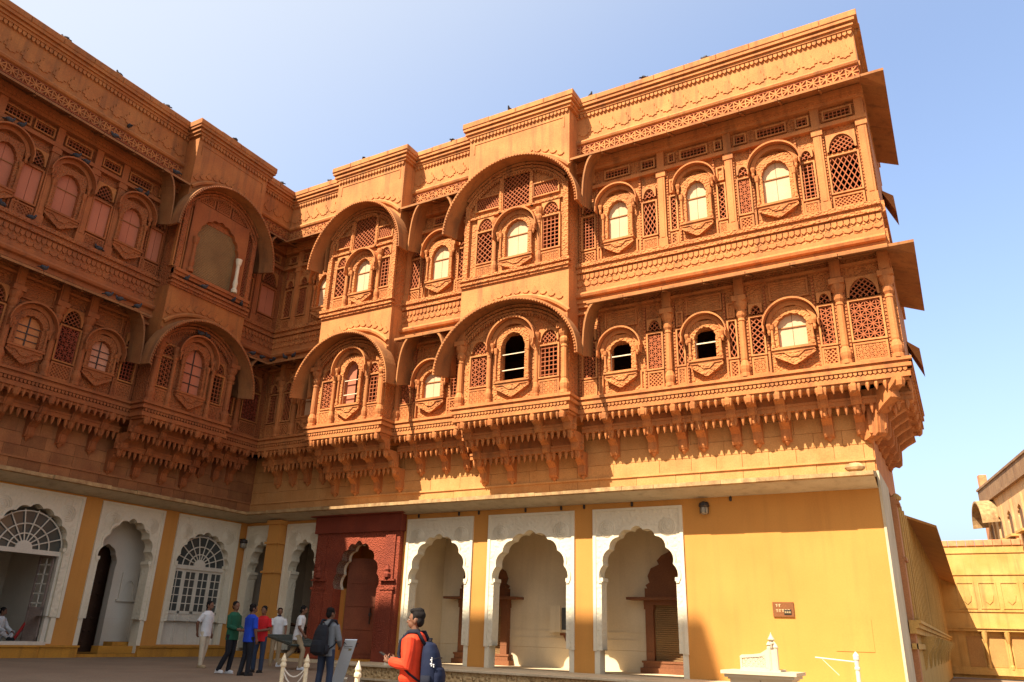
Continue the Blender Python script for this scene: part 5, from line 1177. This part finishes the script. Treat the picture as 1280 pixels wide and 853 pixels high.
for y, z, v in ((-9.2, 17.90, 1.08), (-7.35, 16.86, 1.6), (-9.9, 16.86, 1.6)): pigeon((v, y, z), 'grey pigeon on the top eave of the shaded wing', 'pigeons on the top shaded eave')
for y, z in ((-12.95, 15.60), (-12.6, 15.64), (-10.75, 15.63), (-10.4, 15.60), (-8.35, 15.62), (-8.05, 15.62)): pigeon((1.22, y, z), 'grey pigeon on a pink shuttered window hood', 'pigeons on the upper window hoods')
for y in (-11.5, -9.2, -12.4): pigeon((1.06, y, 12.90), 'grey pigeon on the sill course under the pink shutters', 'pigeons on the upper sill course')
for y in (-11.0, -8.4, -8.8, -7.7, -13.0): pigeon((1.62, y, 11.22), 'grey pigeon on the lower eave of the shaded wing', 'pigeons on the lower shaded eave')
for y in (-2.5, -2.0, -1.5): pigeon((1.62, y, 11.22), 'grey pigeon on the short eave by the inner corner', 'pigeons by the inner corner')
for x in (1.9, 2.5, 3.0): pigeon((x, -1.62, 11.22), 'grey pigeon on the eave beside the first sunlit bay', 'pigeons beside the first sunlit bay')
for y in (-5.4, -4.0, -3.6, -6.2): pigeon((1.82, y, 12.90), 'grey pigeon on the ledge under the bamboo blind', 'pigeons under the bamboo blind')
for y in (-5.2, -4.9): pigeon((1.86, y, 11.07), 'grey pigeon on the hood of the shaded bay window', 'pigeons on the shaded bay hood')

# ------------------------------------------------------------------ far buildings on the right
AN = thing('annex_building', 'long low ochre annex with deep sloping stone eave receding behind the wing', 'building', (0, 0, 0))
MB().box(21.5, 23.60, 3.3, 36.2, -.5, 5.30).build('wall', FARY, AN)
for i in range(14):
    a = 8.0+i*2.0
    MB().add([(23.55, a, 5.45), (24.55, a, 5.02), (24.55, a+1.98, 5.02), (23.55, a+1.98, 5.45), (23.55, a, 5.36), (24.55, a, 4.94), (24.55, a+1.98, 4.94), (23.55, a+1.98, 5.36)], [(0, 3, 2, 1), (4, 5, 6, 7), (0, 1, 5, 4), (1, 2, 6, 5), (2, 3, 7, 6), (3, 0, 4, 7)]).build('eave_slab', mat('ochre_eave', (.46, .22, .055), (.38, .17, .045)), AN)
for i in range(32):
    a = 4.2+i*1.0; MB().box(23.59, 23.70, a, a+.22, 1.9, 5.3).build('pilaster', FARY, AN)
for z0, z1, e in ((1.45, 1.60, .16), (1.60, 1.72, .24), (1.72, 1.80, .30), (1.05, 1.2, .10)): MB().box(23.59, 23.60+e, 2.6, 35.5, z0, z1).build('ledge', FARY, AN)
for i in range(9): MB().prism([(23.59, .4), (23.66, .5), (23.74, .9), (23.95, 1.2), (24.05, 1.45), (23.59, 1.45)], 7.2+i*3.2, 7.5+i*3.2).build('bracket', FARY, AN)
o = MB().box(23.4, 23.70, 2.76, 3.4, -.5, 5.2).box(23.4, 23.78, 2.755, 3.5, 5.0, 5.1).box(23.4, 23.76, 2.755, 3.5, 3.4, 3.5).build('end_pier', mat('worn_red_pier', (.42, .19, .08), (.34, .14, .06), bump=.6, streak=.4), AN)
MB().lathe(23.70, 3.1, [(.05, 5.12), (.14, 5.16), (.15, 5.24), (.08, 5.32), (.02, 5.36)], 10).build('finial', FARY, AN)
FW = thing('courtyard_wall', 'distant sunlit yellow wall with red coping and relief panels', 'wall', (0, 36.0, 0))
MB().box(22.5, 62, .0, .6, -.5, 7.30).build('wall', FARY, FW)
x = 22.5
while x < 40: MB().cbox(.01, .49, -.08, .5, 7.30, 7.66, .02).build('coping_brick', FARR, FW, (x, 0, 0)); x += .5
for z0, z1, e in ((6.85, 6.93, .06), (5.52, 5.62, .06), (3.32, 3.42, .06), (2.18, 2.34, .34), (2.34, 2.40, .42)): MB().box(22.5, 62, -e, .01, z0, z1).build('string_course', FARY, FW)
for i in range(10):
    a = 24.55+i*1.19
    p = MB()
    for bx in ((a, a+1.0, 3.5, 3.58), (a, a+1.0, 5.02, 5.1), (a, a+.07, 3.58, 5.02), (a+.93, a+1.0, 3.58, 5.02)): p.box(bx[0], bx[1], -.04, .01, bx[2], bx[3])
    p = p.build('panel_frame', FARY, FW)
    MB().prism([(a+.30, 3.95), (a+.22, 4.3), (a+.36, 4.6), (a+.5, 4.85), (a+.64, 4.6), (a+.78, 4.3), (a+.70, 3.95), (a+.5, 3.75)][::-1], -.035, .01).build('leaf_relief', FARY, p)
    if i: MB().lathe(a-.09, -.16, [(.12, .05), (.12, .2), (.07, .3), (.09, .9), (.07, 1.5), (.12, 1.7), (.16, 1.95), (.2, 2.18)], 8).build('column', FARY, FW)
    MB().box(a+.1, a+.9, -.02, .01, .15, 1.9).build('recess_panel', mat('ochre_recess', (.40, .22, .07), (.34, .18, .06)), FW)
MB().box(22.5, 62, -.24, .01, -.3, .12).build('sill_course', FARY, FW)
TW = thing('far_tower', 'distant red and cream palace tower with a round arched eave', 'tower', (27.1, 44.0, 0), radians(-79.6))
MB().box(0, 16, .0, 6, -.5, 12.0).build('wall', mat('far_cream_wall', (.56, .36, .17), (.50, .28, .12), streak=.3, bump=.4), TW)
MB().box(-.3, .9, -.04, 6, -.5, 10.4).build('corner_pier', FARR, TW)
MB().box(-.45, 16, -.25, 6.1, 10.9, 11.1).box(-.3, 16, -.12, 6, 11.1, 12.05).box(-.35, 16, -.2, 6.1, 12.05, 12.2).build('parapet', mat('weathered_parapet', (.27, .16, .08), (.2, .11, .055), streak=.5, bump=.6), TW)
MB().box(-.2, .35, .0, .5, 12.2, 13.2).build('merlon', FARR, TW)
ar = MB(); barrel(ar, arc(2.6, 9.3, 1.45, 1.55, 18), arc(2.6, 9.3, 1.55, 1.68, 18), -1.1, 0, .1, -.1, .04, 2.6, 9.3); ar.build('arched_eave', EDGE, TW)
for i in range(4):
    o = arch_panel(cusped(1.75+i*2.6, .55, 8.9, .7, 5, .08, 4), 1.0+i*2.6, 2.5+i*2.6, 7.2, 10.2, -.12, .0).build('arched_window', mat('far_cream_wall', (.56, .36, .17)), TW)
    MB().box(1.2+i*2.6, 2.3+i*2.6, -.02, .01, 7.2, 9.4).build('pane', INNER, o)
    MB().box(1.0+i*2.6, 2.6+i*2.6, -.4, 0, 7.9, 8.05).build('balcony_ledge', FARY, TW)

# ------------------------------------------------------------------ unseen block added behind the viewer, shaped to keep the court in shade
SW = thing('south_shade_block', 'tall unseen cream block added south of the court to cast shade', 'building', (0, -25.2, 0))
MB().box(-8.0, 9.4, -9, 0, -.6, 33.6).build('wall', CREAM, SW)
for i in range(6):
    for k in range(7): link('window', shared(('sw',), lambda: MB().box(0, 1.1, -.02, .02, 0, 1.8).mesh('window', INNER)), SW, (-6.8+i*2.5, 0, 2+k*4.2))
MB().box(-8.2, 9.6, -9.2, .2, 33.6, 34.2).build('parapet', EDGE, SW)
